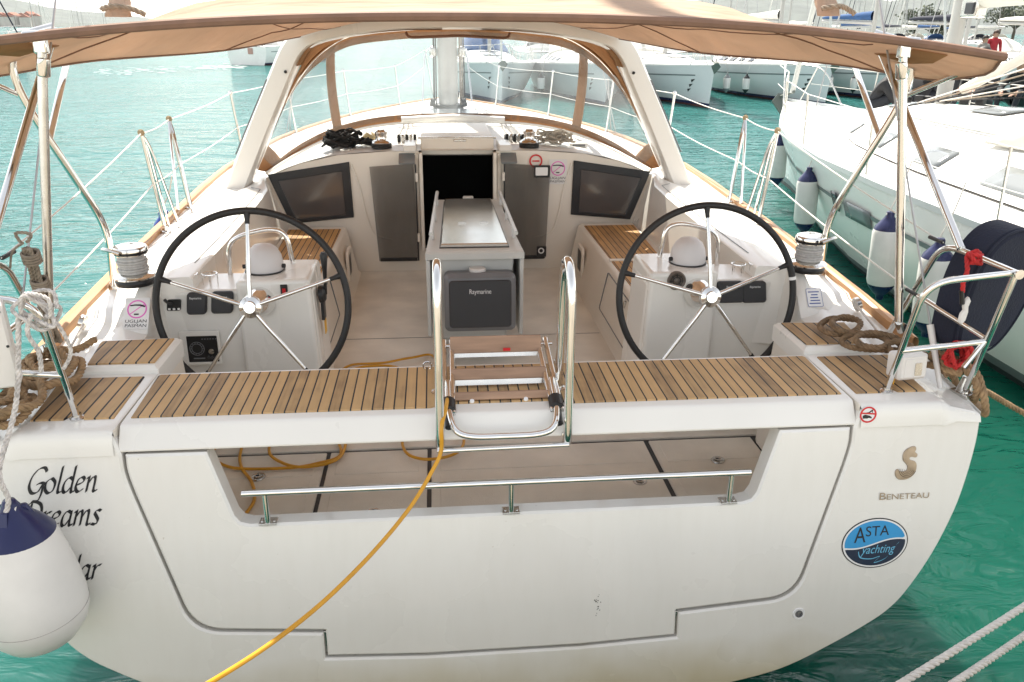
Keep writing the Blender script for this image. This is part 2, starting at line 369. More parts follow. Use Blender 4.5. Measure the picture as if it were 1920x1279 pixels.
    def build(s, name, mats, parent=None, angle=38, smooth=True, bevel=0., solid=0., loc=None, seg=2):
        me = bpy.data.meshes.new(name); me.from_pydata(s.v, [], s.f); me.update()
        if not isinstance(mats, (list, tuple)): mats = [mats]
        for M in mats: me.materials.append(M)
        if len(mats) > 1: me.polygons.foreach_set('material_index', s.mi)
        bm = bmesh.new(); bm.from_mesh(me)
        bmesh.ops.remove_doubles(bm, verts=bm.verts, dist=1e-5)
        bmesh.ops.recalc_face_normals(bm, faces=bm.faces); bm.to_mesh(me); bm.free()
        if smooth:
            me.polygons.foreach_set('use_smooth', [True]*len(me.polygons)); me.set_sharp_from_angle(angle=math.radians(angle))
        ob = bpy.data.objects.new(name, me); COL.objects.link(ob)
        if solid:
            q = ob.modifiers.new('thickness', 'SOLIDIFY'); q.thickness = solid; q.offset = 0
        if bevel:
            q = ob.modifiers.new('bevel', 'BEVEL'); q.width = bevel; q.segments = seg; q.limit_method = 'ANGLE'; q.angle_limit = math.radians(40); q.harden_normals = False
        if parent: put(ob, parent)
        return ob
def gloc(o):
    l = V(o.location) if o.parent is None else V((0, 0, 0)); return l
ORIG = {}
def put(ob, parent):
    ob.parent = parent
    if parent.name in ORIG: ob.matrix_parent_inverse = Matrix.Translation(-ORIG[parent.name])
def thing(name, label, cat, loc=(0, 0, 0), group=None, rotz=0., local=False):
    """an Empty at the thing's base; its parts are built in world coordinates unless local"""
    o = bpy.data.objects.new(name, None); COL.objects.link(o); o.location = loc; o.rotation_euler = (0, 0, rotz)
    o.empty_display_size = .2
    if not local: ORIG[o.name] = V(loc)
    return tag(o, label, cat, group)
def tag(o, label=None, cat=None, group=None, kind=None):
    if label: o['label'] = label
    if cat: o['category'] = cat
    if group: o['group'] = group
    if kind: o['kind'] = kind
    return o
def text(s, fr, h, M, parent, name='lettering', width=None, front=.003, align='LEFT', shear=0., x=0., y=0.):
    cu = bpy.data.curves.new('t', 'FONT'); cu.body = s; cu.size = 1; cu.shear = shear; cu.extrude = 0
    to = bpy.data.objects.new('t', cu); COL.objects.link(to)
    bpy.context.view_layer.update(); dg = bpy.context.evaluated_depsgraph_get()
    me = bpy.data.meshes.new_from_object(to.evaluated_get(dg)); bpy.data.objects.remove(to); bpy.data.curves.remove(cu)
    xs = [v.co.x for v in me.vertices]; x0, x1 = min(xs), max(xs); k = h/.7; kx = width/(x1-x0) if width else k
    dx = {'LEFT': 0, 'CENTER': -(x1-x0)*kx/2, 'RIGHT': -(x1-x0)*kx}[align]
    mb = MB(); mb.add([fr(x+dx+(v.co.x-x0)*kx, y+v.co.y*k, front) for v in me.vertices], [tuple(p.vertices) for p in me.polygons])
    bpy.data.meshes.remove(me)
    return mb.build(name, M, parent, smooth=False)
def copy_tree(o, parent=None):
    c = o.copy(); COL.objects.link(c)
    if parent: c.parent = parent
    for ch in list(o.children): copy_tree(ch, c)
    return c
# ------------------------------------------------------------------ setting: water, hills
def water_material():
    M = bpy.data.materials.new('sea_water'); M.use_nodes = True; n = M.node_tree; L = n.links; b = n.nodes['Principled BSDF']
    tc = n.nodes.new('ShaderNodeTexCoord')
    t = n.nodes.new('ShaderNodeTexNoise'); t.inputs['Scale'].default_value = .16; t.inputs['Detail'].default_value = 4; L.new(tc.outputs['Object'], t.inputs['Vector'])
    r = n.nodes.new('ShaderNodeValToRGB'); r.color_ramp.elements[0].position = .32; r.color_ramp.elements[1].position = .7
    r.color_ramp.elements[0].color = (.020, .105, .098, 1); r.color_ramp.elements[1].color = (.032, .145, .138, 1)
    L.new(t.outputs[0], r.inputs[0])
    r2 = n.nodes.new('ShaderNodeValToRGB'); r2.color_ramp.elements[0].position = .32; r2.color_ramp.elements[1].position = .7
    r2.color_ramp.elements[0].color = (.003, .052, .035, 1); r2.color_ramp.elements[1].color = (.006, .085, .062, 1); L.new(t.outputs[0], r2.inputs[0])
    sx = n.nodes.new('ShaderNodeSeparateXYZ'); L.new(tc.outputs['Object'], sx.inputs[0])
    md = n.nodes.new('ShaderNodeMath'); md.operation = 'MULTIPLY_ADD'; L.new(sx.outputs[0], md.inputs[0]); md.inputs[1].default_value = -1.1; L.new(sx.outputs[1], md.inputs[2])  # sunlight to port painted into the colour; y term greener near the quay
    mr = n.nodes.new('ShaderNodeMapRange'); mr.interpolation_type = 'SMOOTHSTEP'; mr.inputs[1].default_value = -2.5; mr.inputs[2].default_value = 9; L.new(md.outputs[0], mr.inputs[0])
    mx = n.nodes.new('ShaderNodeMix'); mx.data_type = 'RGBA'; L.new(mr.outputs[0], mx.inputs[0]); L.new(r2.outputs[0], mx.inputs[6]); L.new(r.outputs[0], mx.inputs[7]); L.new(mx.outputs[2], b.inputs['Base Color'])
    b.inputs['Roughness'].default_value = .05; b.inputs['IOR'].default_value = 1.333; b.inputs['Specular IOR Level'].default_value = .34
    b.subsurface_method = 'BURLEY'; b.inputs['Subsurface Weight'].default_value = .9; b.inputs['Subsurface Radius'].default_value = (.5, 1.0, .95); b.inputs['Subsurface Scale'].default_value = 1.1
    def wave(scale, stretch, dist, det, rot):
        mp = n.nodes.new('ShaderNodeMapping'); mp.inputs['Scale'].default_value = stretch; mp.inputs['Rotation'].default_value = (0, 0, rot); L.new(tc.outputs['Object'], mp.inputs[0])
        q = n.nodes.new('ShaderNodeTexNoise'); q.inputs['Scale'].default_value = scale; q.inputs['Detail'].default_value = det; q.inputs['Distortion'].default_value = dist; L.new(mp.outputs[0], q.inputs['Vector'])
        return q.outputs[0]
    w1, w2, w3 = wave(1.1, (.6, 1.3, 1), .5, 3, .2), wave(4.2, (.65, 1.3, 1), .9, 3, -.25), wave(.22, (.5, 1, 1), .3, 2, .1)
    def mth(op, a, c):
        q = n.nodes.new('ShaderNodeMath'); q.operation = op
        for i, w in enumerate((a, c)):
            if isinstance(w, (int, float)): q.inputs[i].default_value = w
            else: L.new(w, q.inputs[i])
        return q.outputs[0]
    h = mth('ADD', mth('MULTIPLY', w1, .13), mth('ADD', mth('MULTIPLY', w2, .042), mth('MULTIPLY', w3, .20)))
    bp = n.nodes.new('ShaderNodeBump'); bp.inputs['Strength'].default_value = 1; bp.inputs['Distance'].default_value = 1.0
    L.new(h, bp.inputs['Height']); L.new(bp.outputs[0], b.inputs['Normal'])
    b.inputs['Specular IOR Level'].default_value = 0                                  # wave-roughened Fresnel: a sea never mirrors the whole horizon
    gl = n.nodes.new('ShaderNodeBsdfGlossy'); gl.inputs['Roughness'].default_value = .06; L.new(bp.outputs[0], gl.inputs['Normal'])
    lw = n.nodes.new('ShaderNodeLayerWeight'); lw.inputs[0].default_value = .5; L.new(bp.outputs[0], lw.inputs['Normal'])
    pw = mth('POWER', lw.outputs['Facing'], 4.2); fc = mth('ADD', mth('MULTIPLY', pw, .56), .026)
    mx2 = n.nodes.new('ShaderNodeMixShader'); L.new(fc, mx2.inputs[0]); L.new(b.outputs[0], mx2.inputs[1]); L.new(gl.outputs[0], mx2.inputs[2])
    L.new(mx2.outputs[0], n.nodes['Material Output'].inputs[0])
    return M
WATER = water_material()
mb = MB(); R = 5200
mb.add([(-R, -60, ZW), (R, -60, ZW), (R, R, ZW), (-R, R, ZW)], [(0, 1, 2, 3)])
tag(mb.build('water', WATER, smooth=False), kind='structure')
HILL = mat('hill_scrub', (.10, .115, .10), .95, var=.35, vscale=.02)
def ridge(name, pts, y, depth, seed):
    """hill range: silhouette of (x, height) pushed back in depth with rough slopes"""
    rnd = random.Random(seed); rows = []
    xs = [p[0] for p in pts]; N = 90; nd = 9
    for k in range(nd+1):
        t = k/nd; row = []
        for i in range(N+1):
            x = lerp(xs[0], xs[-1], i/N); h = interp(pts, x)*math.sin(math.pi*min(1, t*.62))**1.1
            h *= 1+.28*noise.noise(V((x*.006+seed, y*.004+t*3, 0)))+.1*noise.noise(V((x*.02, t*9, seed)))
            row.append((x*(1+.0*t), y+depth*t, ZW-.6+h))
        rows.append(row)
    return tag(MB().grid(rows).build(name, HILL), kind='structure')
ridge('hills', [(-3200, 60), (-2300, 120), (-1750, 118), (-1400, 72), (-1150, 40), (-900, 18), (-400, 12), (200, 14)], 2400, 900, 3)
ridge('hills', [(500, 20), (900, 90), (1300, 128), (1700, 118), (2100, 150), (2600, 175), (3300, 140)], 2500, 900, 11)
ridge('low_shore', [(-2400, 8), (-1600, 12), (-900, 9), (-200, 6), (600, 9), (1300, 14), (2300, 14)], 1500, 200, 5)
# ------------------------------------------------------------------ the yacht in front of us
HB = [(-.3, 1.865), (0, 1.885), (1, 1.915), (2.5, 1.99), (4.5, 2.06), (6.5, 1.96), (8.5, 1.6), (10.5, .96), (12, .34), (12.6, .015)]
ZS = [(-.3, -.06), (0, -.045), (.5, .03), (1, .07), (2.5, .12), (5, .16), (9, .16), (12.6, .13)]
hb = lambda y: interp(HB, y)
zs = lambda y: interp(ZS, y)
yt = lambda z: -.107+.165*z                                # the raked transom plane
YACHT = thing('sailing_yacht', 'large white sailing yacht seen from its stern, with twin wheels, teak bench and tan canopy', 'yacht', (0, 3, ZW))
P = YACHT
ARC = [(1, 0), (.996, .09), (.963, .35), (.92, .52), (.873, .64), (.784, .765), (.713, .827), (.62, .892), (.526, .937), (.4, .975), (.25, .995), (0, 1.0)]
BL = [(1, -.05), (.994, -.169), (.963, -.453), (.925, -.62), (.873, -.787), (.784, -.932), (.715, -1.004), (.62, -1.088), (.526, -1.136), (.4, -1.18), (.2, -1.205), (0, -1.21)]
rows = []
for y0 in [-.3, .6, 1.6, 3, 4.5, 6, 7.5, 9, 10, 11, 11.8, 12.3, 12.6]:
    half = []; t = max(0, (y0-5)/7.6)
    zb = lerp(-1.21, -1.55, min(1, max(0, y0+.3)/4)) if y0 < 7 else lerp(-1.55, -1.35, (y0-7)/5.6)
    for (ux, uz), (bx, bz) in zip(ARC, BL):
        if y0 < 0: x, z = 1.872*bx, bz; y = yt(z)+.012
        else:
            z = lerp(zs(y0), zb, uz); xx = ux*(1-t)+t*(1-uz)**.8; x = hb(y0)*xx; y = y0+.9*t*t*(-uz)
        half.append((x, y, z))
    rows.append([(-a, b, c) for a, b, c in half]+half[::-1][1:])
MB().grid(rows).build('hull', HULLW, P, angle=60)
# transom with the gate cut out of it
TF = Fr((0, -.107, 0), (1, 0, 0), (0, .165, 1)); K = TF.v.z
q2 = lambda l: [(x, z/K) for x, z in l]
mir = lambda l: [(-x, z) for x, z in l][::-1]
f2 = lambda pts, r: [(p.x, p.y) for p in fillet([(x, z, 0) for x, z in pts], r, 7)]
side = [(1.378, -.02), (1.355, -.088)]+f2([(1.354, -.10), (1.352, -.17), (1.172, -.788), (.70, -.822)], .11)+[(.692, -.822), (.69, -.928)]
arc = [(1.70, -.012), (1.76, -.025), (1.845, -.045), (1.868, -.07), (1.863, -.169), (1.84, -.31), (1.803, -.453), (1.73, -.63), (1.636, -.787), (1.56, -.87), (1.468, -.932), (1.338, -1.004), (1.163, -1.088), (.985, -1.136), (.7, -1.18), (.35, -1.205), (0, -1.21)]
arc = arc[:3]+[(p.x, p.y) for p in cr([(x, z, 0) for x, z in arc[3:]], 4)]
outline = [(0, -1.21)]+arc[::-1][1:]+side+[(.3, -.945)]+[(-.3, -.945)]+mir(side)+mir(arc[::-1])[:-1]
MB().prism(TF, q2(outline), d=.06, bev=.008).build('transom', STERN, P, angle=25)
# gate that folds down, with the wide opening above its rail
gs = f2([(1.342, -.09), (1.342, -.168), (1.163, -.776), (.684, -.811)], .11)+[(.682, -.813), (.68, -.918), (.3, -.935)]
op = [(-1.062, -.092), (-.985, -.335), (-.965, -.362), (-.93, -.372), (.93, -.372), (.965, -.362), (.985, -.335), (1.062, -.092)]
gate = mir(gs)[::1]+gs[::-1]
gate = [(-x, z) for x, z in gs][::-1][::-1]
gpoly = [(-1.342, -.09)]+[(-x, z) for x, z in gs[1:]]+gs[::-1]+op[::-1]
GATE = MB().prism(TF, q2(gpoly), d=.085, bev=.009).build('stern_gate', STERN, P, angle=25)
# dark seal lying deep in the joint
mb = MB()
for s in (-1, 1):
    pts = [V((s*1.345, yt(-.10)+.05, -.10)), V((s*1.345, yt(-.17)+.05, -.17)), V((s*1.21, yt(-.636)+.05, -.636)), V((s*1.135, yt(-.75)+.05, -.75)), V((s*1.06, yt(-.785)+.05, -.785)), V((s*.686, yt(-.816)+.05, -.816)), V((s*.684, yt(-.92)+.05, -.92)), V((0, yt(-.94)+.05, -.94))]
    mb.tube(pts, .009, 6)
mb.build('gate_seal', BLACK, P)
for s in (-1, 1):
    a = MB().box(TF(s*.686, -.868/K, -.03), (.014, .02, .10)).build('gate_hinge', STEELB, GATE, bevel=.003)
# grab rail on the gate
rl = [at(457, 924, 'y', -.17), at(940, 911, 'y', -.17), at(1400, 881, 'y', -.17)]
z0 = (rl[0].z+rl[2].z)/2
G = MB().tube([(-.945, -.165, -.240), (.945, -.165, -.240)], .0125, 14).build('gate_rail', STEEL, GATE)
for x in (-.865, .03, .872):
    b = MB().tube([(x, -.165, -.240), (x, -.165, -.372)], .011, 12); b.build('rail_post', STEEL, P)
    b = MB().box((x, -.155, -.368), (.065, .045, .006))
    for dx in (-.022, .022): b.lathe([(.006, 0), (.006, .003), (.0, .004)], (x+dx, -.16, -.365), n=10)
    b.build('rail_foot', STEELB, P, bevel=.002)
# through-hull on the transom, exhaust
c = at(1498, 1151, 'y', -.25); fr = Fr(TF(*TF.to(c), 0), TF.u, TF.v)
mb = MB(); mb.lathe([(.0, -.02), (.014, -.02), (.016, .003), (.024, .004), (.026, 0)], fr.o, fr.n, 24); mb.build('drain_fitting', WHITEP, P)
MB().lathe([(.0, -.001), (.014, -.001), (.015, .004), (.012, .0042)], fr.o+fr.n*.001, fr.n, 20).build('drain_opening', GREY, P)
# scuffs on the gate
mb = MB(); rs = random.Random(4)
for i in range(16):
    px, pz = .365+rs.gauss(0, .007), -.755+rs.uniform(-.07, .055); mb.prism(TF, ell(px, pz/K, rs.uniform(.0008, .0035), rs.uniform(.001, .003), 7), d=.0006, front=.0006, back=False)
mb.build('scuff_marks', INK, GATE, smooth=False)
# quarters (the deck at either side of the bench), lockers, teak pads
PADY = .375
for s in (-1, 1):
    rows = []
    for y, drop in ((-.1275, -.088), (-.119, -.03), (-.112, -.012), (-.098, -.003), (-.075, 0), (.0, 0), (.15, 0), (.3, 0), (.42, 0), (.6, 0), (.745, 0), (.75, 0), (.88, 0), (1.0, 0)):
        xa = 1.376 if y < .747 else 1.565
        e = hb(y)-.004 if y > -.05 else 1.864; zd = zs(max(y, -.1)); up = max(0, (y-.4))*.06
        rows.append([(s*xa, y, drop-.004), (s*(xa+.009), y, drop), (s*1.69, y, drop+up), (s*1.72, y, drop-.006+up), (s*1.765, y, min(zd*.7, drop*.6+zd*.45) if y < 0 else zd*.7), (s*e, y, zd+drop*.35-.002)])
    MB().grid(rows).build('quarter_deck', GEL, P, angle=50)
    mb = MB(); rows = []
    for x, y in ((1.376, -.10), (1.376, .70), (1.385, .735), (1.42, .748), (1.565, .748), (1.565, 1.12)):
        rows.append([(s*x, y, -.004), (s*(x-.03), y-.0, -.60)])
    mb.grid(rows).build('locker_side', CREAM, P, angle=50)
    # aft pad
    o = .0
    if s < 0: poly = [(-1.690, -.012), (-1.575, -.012), (-1.566, .012), (-1.515, .012), (-1.506, -.012), (-1.402, -.012), (-1.415, .36), (-1.735, .36)]
    else: poly = [(1.402, -.012), (1.506, -.012), (1.515, .012), (1.566, .012), (1.575, -.012), (1.690, -.012), (1.735, .36), (1.415, .36)]
    MB().prism(Fr((0, 0, .006), (1, 0, 0), (0, 1, 0)), poly, d=.009, bev=.002).build('teak_pad', TEAKQ, P)
    # raised side locker with its own pad, and the moulded lip round it
    lid = [(1.372, .40), (1.70, .40), (1.755, .74), (1.372, .74)] if s > 0 else [(-1.70, .40), (-1.372, .40), (-1.372, .74), (-1.755, .74)]
    LK = MB().prism(Fr((0, 0, .03), (1, 0, 0), (0, 1, 0)), lid, d=.09, bev=.016).build('side_locker', GEL, P, angle=30)
    pp = [at(*q, 'z', .036) for q in ([(150, 697), (185, 645), (258, 643), (215, 690)] if s < 0 else [(1523, 610), (1560, 655), (1690, 655), (1665, 612)])]
    pp = [(s*1.395, .435), (s*1.66, .435), (s*1.70, .695), (s*1.395, .71)]
    poly = [(a, b) for a, b in pp]
    MB().prism(Fr((0, 0, .036), (1, 0, 0), (0, 1, 0)), poly, d=.008, bev=.002).build('teak_pad', TEAKQ, LK)
# helm bench that closes the stern
prof = [(-.048, 0), (-.06, -.004), (-.068, -.012), (-.112, -.076), (-.112, -.084), (-.095, -.088), (.38, -.088), (.405, -.075), (.408, -.012), (.398, -.001)]
mb = MB(); rows = []
for x in (-1.0, 1.0):
    rows.append([(x*(1.366 if y < .1 else 1.374), y, z) for y, z in prof])
mb.grid(rows, cu=True); n = len(prof); mb.f += [tuple(range(n))[::-1], tuple(range(n, 2*n))]; mb.mi += [0, 0]
BENCH = mb.build('helm_bench', GEL, P, angle=30, bevel=.004)
tp = [(-1.342, -.012), (-.262, -.012), (-.238, .002), (-.222, .014), (-.2, .016), (.2, .016), (.222, .014), (.238, .002), (.262, -.012), (1.342, -.012), (1.362, .36), (1.352, .372), (-1.352, .372), (-1.362, .36)]
MB().prism(Fr((0, 0, .006), (1, 0, 0), (0, 1, 0)), tp, d=.009, bev=.0025).build('teak_top', TEAKB, BENCH)
# cockpit sole with lift-out hatches at the stern
mb = MB(); mb.add([(-1.6, -.06, -.612), (1.6, -.06, -.612), (1.6, 3.95, -.612), (-1.6, 3.95, -.612)], [(0, 1, 2, 3)]); mb.build('bilge_sole', DGREY, P)
SO = Fr((0, 0, -.6), (1, 0, 0), (0, 1, 0))
for a, b in ((-1.34, -.782), (-.762, -.296), (-.276, .786), (.812, 1.34)):
    h = MB().prism(SO, [(a, -.04), (b, -.04), (b, .765), (a, .765)], d=.011, bev=.004).build('sole_hatch', NONSKID, P)
    m2 = MB(); m2.prism(SO, [(a+.04, .10), (b-.04, .10), (b-.04, .50), (a+.04, .50)], d=.004, bev=.002, front=.003); m2.prism(SO, [(a+.04, .55), (b-.04, .55), (b-.04, .73), (a+.04, .73)], d=.004, bev=.002, front=.003)
    m2.build('nonskid_panel', NONSKID, h)
MB().prism(SO, [(-1.6, .79), (1.6, .79), (1.6, 3.95), (-1.6, 3.95)], d=.011, bev=.003).build('cockpit_sole', NONSKID, P)
MB().prism(Fr((0, 0, -.598), (1, 0, 0), (0, 1, 0)), [(-.86, 2.29), (.86, 2.29), (.86, 2.296), (-.86, 2.296)], d=.001).build('sole_joint', GREY, P)
for q in ((484, 895), (700, 962), (1200, 903), (1346, 863)):
    c = at(*q, 'z', -.598)
    r = MB(); r.lathe([(0, .003), (.02, .003), (.026, .006), (.034, .005), (.036, 0)], c, n=22, sx=.9); r.tube([c+V((.015*math.cos(a), .015*math.sin(a), .009)) for a in [k*math.pi/6 for k in range(13)]], .0028, 6); r.build('hatch_latch', STEELB, P)
    MB().lathe([(.011, .0075), (.0, .0078)], c+V((-.004, 0, 0)), n=14).build('latch_recess', BLACK, P)
# side coamings, from the after end by the winches to the bulkhead
XI = [(.85, 1.565), (1.0, 1.565), (1.075, 1.56), (1.1, 1.41), (1.2, 1.41), (3.3, 1.47), (3.9, 1.585), (4.1, 1.6)]
for s in (-1, 1):
    rows = []
    for y in (.86, 1.0, 1.04, 1.075, 1.11, 1.3, 1.8, 2.4, 3.0, 3.4, 3.7, 3.9, 3.97):
        xi = interp(XI, y); h = .2 if y > .99 else -.005; e = hb(y)-.012
        if y == 1.0: h = .185
        w = (.06 if y < 1.09 else lerp(.18, .21, (y-1)/3)) if y < 3.6 else .06
        zd = zs(y)+.008
        if y < .99: rows.append([(s*xi, y, -.3), (s*xi, y, .0), (s*(xi+.01), y, .001), (s*(xi+.06), y, .001), (s*(xi+.10), y, .001), (s*(xi+.17), y, .001), (s*e, y, zd), (s*e, y, zd-.05)])
        else: rows.append([(s*(xi-.03-.12*max(0, (y-3.3)/.6)), y, -.22), (s*(xi-.004), y, h-.012), (s*(xi+.012), y, h), (s*(xi+w*.8), y, h+.004), (s*(xi+w), y, h-.01), (s*(xi+w+.05), y, zd+.012), (s*e, y, zd), (s*e, y, zd-.05)])
    MB().grid(rows).build('coaming', GEL, P, angle=40)
    # moulded line of the coaming locker lid
    MB().tube([(s*(interp(XI, y)+.045), y, .205) for y in (1.35, 1.8, 2.4, 3.0, 3.35)]+[(s*1.60, 3.42, .206)], .0022, 6).build('coaming_joint', GREY, P)
    # varnished rail on the gunwale
    rows = []
    for y in [.42, .6, .9, 1.3, 1.8, 2.4, 3, 3.7, 4.5, 5.5, 6.5, 7.5, 8.5, 9.5, 10.4, 11.2, 11.9, 12.3]:
        x = hb(y); z = zs(y); w = .055 if y > .5 else .02
        rows.append([(s*(x-w*.9), y, z-.01), (s*(x-w*.86), y, z+.034), (s*(x-w*.55), y, z+.042), (s*(x+.004), y, z+.036), (s*(x+.012), y, z+.02), (s*(x+.01), y, z-.03)])
    MB().grid(rows).build('toe_rail', TOEW, P, angle=30)
# foredeck and coachroof
WC = [(3.9, 1.66), (5, 1.58), (6.5, 1.38), (8, 1.0), (9.6, .45)]
ZC = [(3.9, .405), (5, .425), (6, .43), (8, .40), (9.6, .27)]
dk = MB(); dz_ = lambda x, y, a: (x, y, zs(y)+.01+.03*(1-a*a))
dk.grid([[dz_(a*(hb(y)-.004), y, a) for a in [-1+2*k/24 for k in range(25)]] for y in [9.0, 9.5, 10, 11, 11.8, 12.3, 12.58]])
for s in (-1, 1):
    dk.grid([[dz_(s*a*(hb(y)-.004), y, a) for a in [lerp(min(.97, (interp([(3.9, 1.5), (5, 1.42), (6.5, 1.2), (8, .85), (9.0, .0)], y))/hb(y)), 1, k/6) for k in range(7)]] for y in [3.9, 4.2, 5, 6, 7, 8, 9.0]])
dk.build('deck', DECKW, P, angle=40)
def roof_z(x, y):
    w = interp(WC, y); a = min(1, abs(x)/w); return lerp(zs(y)-.005, interp(ZC, y), (1-a**4.2))
rows = [[(interp(WC, y)*math.sin(math.pi/2*(-1+2*k/28)), y, roof_z(interp(WC, y)*math.sin(math.pi/2*(-1+2*k/28)), y)) for k in range(29)] for y in (3.9, 4.0, 4.5, 5, 5.5, 6, 6.5, 7, 7.5, 8, 8.5, 9, 9.6)]
rows.append([(x*.98, 9.85, zs(9.85)+.01) for x, y, z in rows[-1]])
MB().grid(rows).build('coachroof', DECKW, P, angle=40)
# bulkhead with the companionway
BK = Fr((0, 3.9, 0), (1, 0, 0), (0, 0, 1)); CX = -.04; OW = .315
top = [(x, roof_z(x, 3.9)-.003) for x in (1.64, 1.6, 1.5, 1.3, 1.0, .6, .36)]
poly = [(-1.5, -.62), (CX-OW, -.62), (CX-OW, .402), (-.6, top[5][1])]+[(-a, b) for a, b in top[:5]][::-1]
l = [(-1.46, -.62), (CX-OW, -.62), (CX-OW, .40)]+[(-a, b) for a, b in top[::-1]]+[(-1.58, .0)]
r = [(CX+OW, .40), (CX+OW, -.62), (1.46, -.62), (1.58, .0)]+top
lo = [(CX-OW, -.62), (CX+OW, -.62), (CX+OW, -.42), (CX-OW, -.42)]
mb = MB(); mb.prism(BK, l, d=.05); mb.prism(BK, r, d=.05); mb.prism(BK, lo, d=.05, front=-.002)
mb.build('cockpit_bulkhead', CREAM, P, angle=30)
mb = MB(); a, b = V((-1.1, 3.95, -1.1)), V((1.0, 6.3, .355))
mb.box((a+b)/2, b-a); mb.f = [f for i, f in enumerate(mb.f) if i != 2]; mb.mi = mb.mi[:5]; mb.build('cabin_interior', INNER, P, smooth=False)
for s in (-1, 1):                                          # jambs, drop-board rails
    x = CX+s*OW
    mb = MB(); mb.box((x-s*.014, 3.885, -.01), (.028, .075, .80)); mb.box((x+s*.02, 3.89, .0), (.03, .03, .76)); mb.build('companionway_jamb', CREAM, P, bevel=.004)
    mb = MB(); mb.box((x+s*.07, 4.02, .425), (.10, .36, .05)); mb.build('hatch_rail', GEL, P, bevel=.008)
    mb = MB(); mb.prism(Fr((x+s*.095, 3.845, .36), (1, 0, 0), (0, .8, .35)), rrect(0, 0, .13, .17, .012), d=.014, bev=.003); mb.build('mirror_plate', GREYG, P)
H = MB(); H.box((CX, 4.53, .425), (.60, 1.11, .14)); H.build('companionway_hatch', CREAM, P, bevel=.012)
MB().box((CX, 3.995, .492), (.64, .035, .016)).build('hatch_lip', STEELB, P, bevel=.004)
MB().box((CX+.02, 3.975, .474), (.10, .02, .018)).build('hatch_lock', STEELB, P, bevel=.004)
MB().tube([(CX-.5, 5.3, .50), (CX, 5.36, .52), (CX+.5, 5.3, .50)], .03, 8).build('hatch_garage_lip', DECKW, P)
for s in (-1, 1):                                          # smoked doors folded back against the bulkhead
    p = [(-.752, .285), (-.712, -.50), (-.383, -.475), (-.40, .305)] if s < 0 else [(.34, .305), (.34, -.475), (.69, -.50), (.716, .278)]
    D = MB().prism(Fr((0, 3.845, 0), (1, 0, 0), (0, 0, 1)), p, d=.010, bev=.002).build('companionway_door', SMOKE, P, smooth=False)
    D['label'] = 'smoked acrylic door folded back beside the companionway'
    mb = MB(); x = -.385 if s < 0 else .337
    mb.box((x, 3.85, -.1), (.012, .022, .80)); zb = -.487
    mb.box(((p[1][0]+p[2][0])/2, 3.848, zb), (abs(p[2][0]-p[1][0])-.02, .022, .028)); mb.build('door_edge', BLACK, D, bevel=.003)
    for z in (.2, -.3): MB().box((x-s*.0+(-.008 if s > 0 else .008), 3.842, z), (.02, .03, .07)).build('door_hinge', CREAM, D, bevel=.003)
    if s > 0:
        fr = Fr((.645, 3.832, .24), (1, 0, 0), (0, 0, 1)); MB().prism(fr, rrect(0, 0, .13, .10, .006), d=.004).build('door_label', INK, D)
        fr2 = Fr((.642, 3.8305, .24), (1, 0, 0), (0, 0, 1)); MB().prism(fr2, rrect(0, 0, .10, .066, .006), d=.003, front=.002).build('door_label', WHITEP, D)
        fr3 = Fr((.655, 3.83, -.435), (1, 0, 0), (0, 0, 1)); MB().prism(fr3, rrect(0, 0, .08, .09, .004), d=.004).build('door_label', INK, D)
        MB().prism(fr3, ell(-.004, .008, .026, .026, 20), [ell(-.004, .008, .016, .016, 16)], d=.002, front=.003).build('door_label', WHITEP, D)
for s in (-1, 1):                                          # fixed windows either side
    w = [(.905, -.133), (1.418, -.18), (1.567, .222), (.915, .318)]
    w = w if s > 0 else [(-a, b) for a, b in w][::-1]
    cx, cz = sum(p[0] for p in w)/4, sum(p[1] for p in w)/4
    def ins(p, k): return (cx+(p[0]-cx)*k, cz+(p[1]-cz)*k)
    i_ = [ins(w[k], .78) for k in range(4)]; i_ = [(a, b-.016) for a, b in i_]
    fr = Fr((0, 3.882, 0), (1, 0, 0), (0, 0, 1)); bvl = []
    W_ = MB().prism(fr, w, [i_], d=.02, bev=.004).build('cabin_window', WINFR, P, angle=25)
    MB().prism(Fr((0, 3.890, 0), (1, 0, 0), (0, 0, 1)), i_, d=.004).build('window_pane', PANE, W_)
# shadowed moulding of the bulkhead either side of the doors
for s in (-1, 1):
    MB().tube(cr([(s*.90, 3.897, .30), (s*.84, 3.897, .1), (s*.80, 3.897, -.12), (s*.74, 3.897, -.28), (s*.60, 3.897, -.33)], 8), .008, 8).build('bulkhead_moulding', CREAM, P)
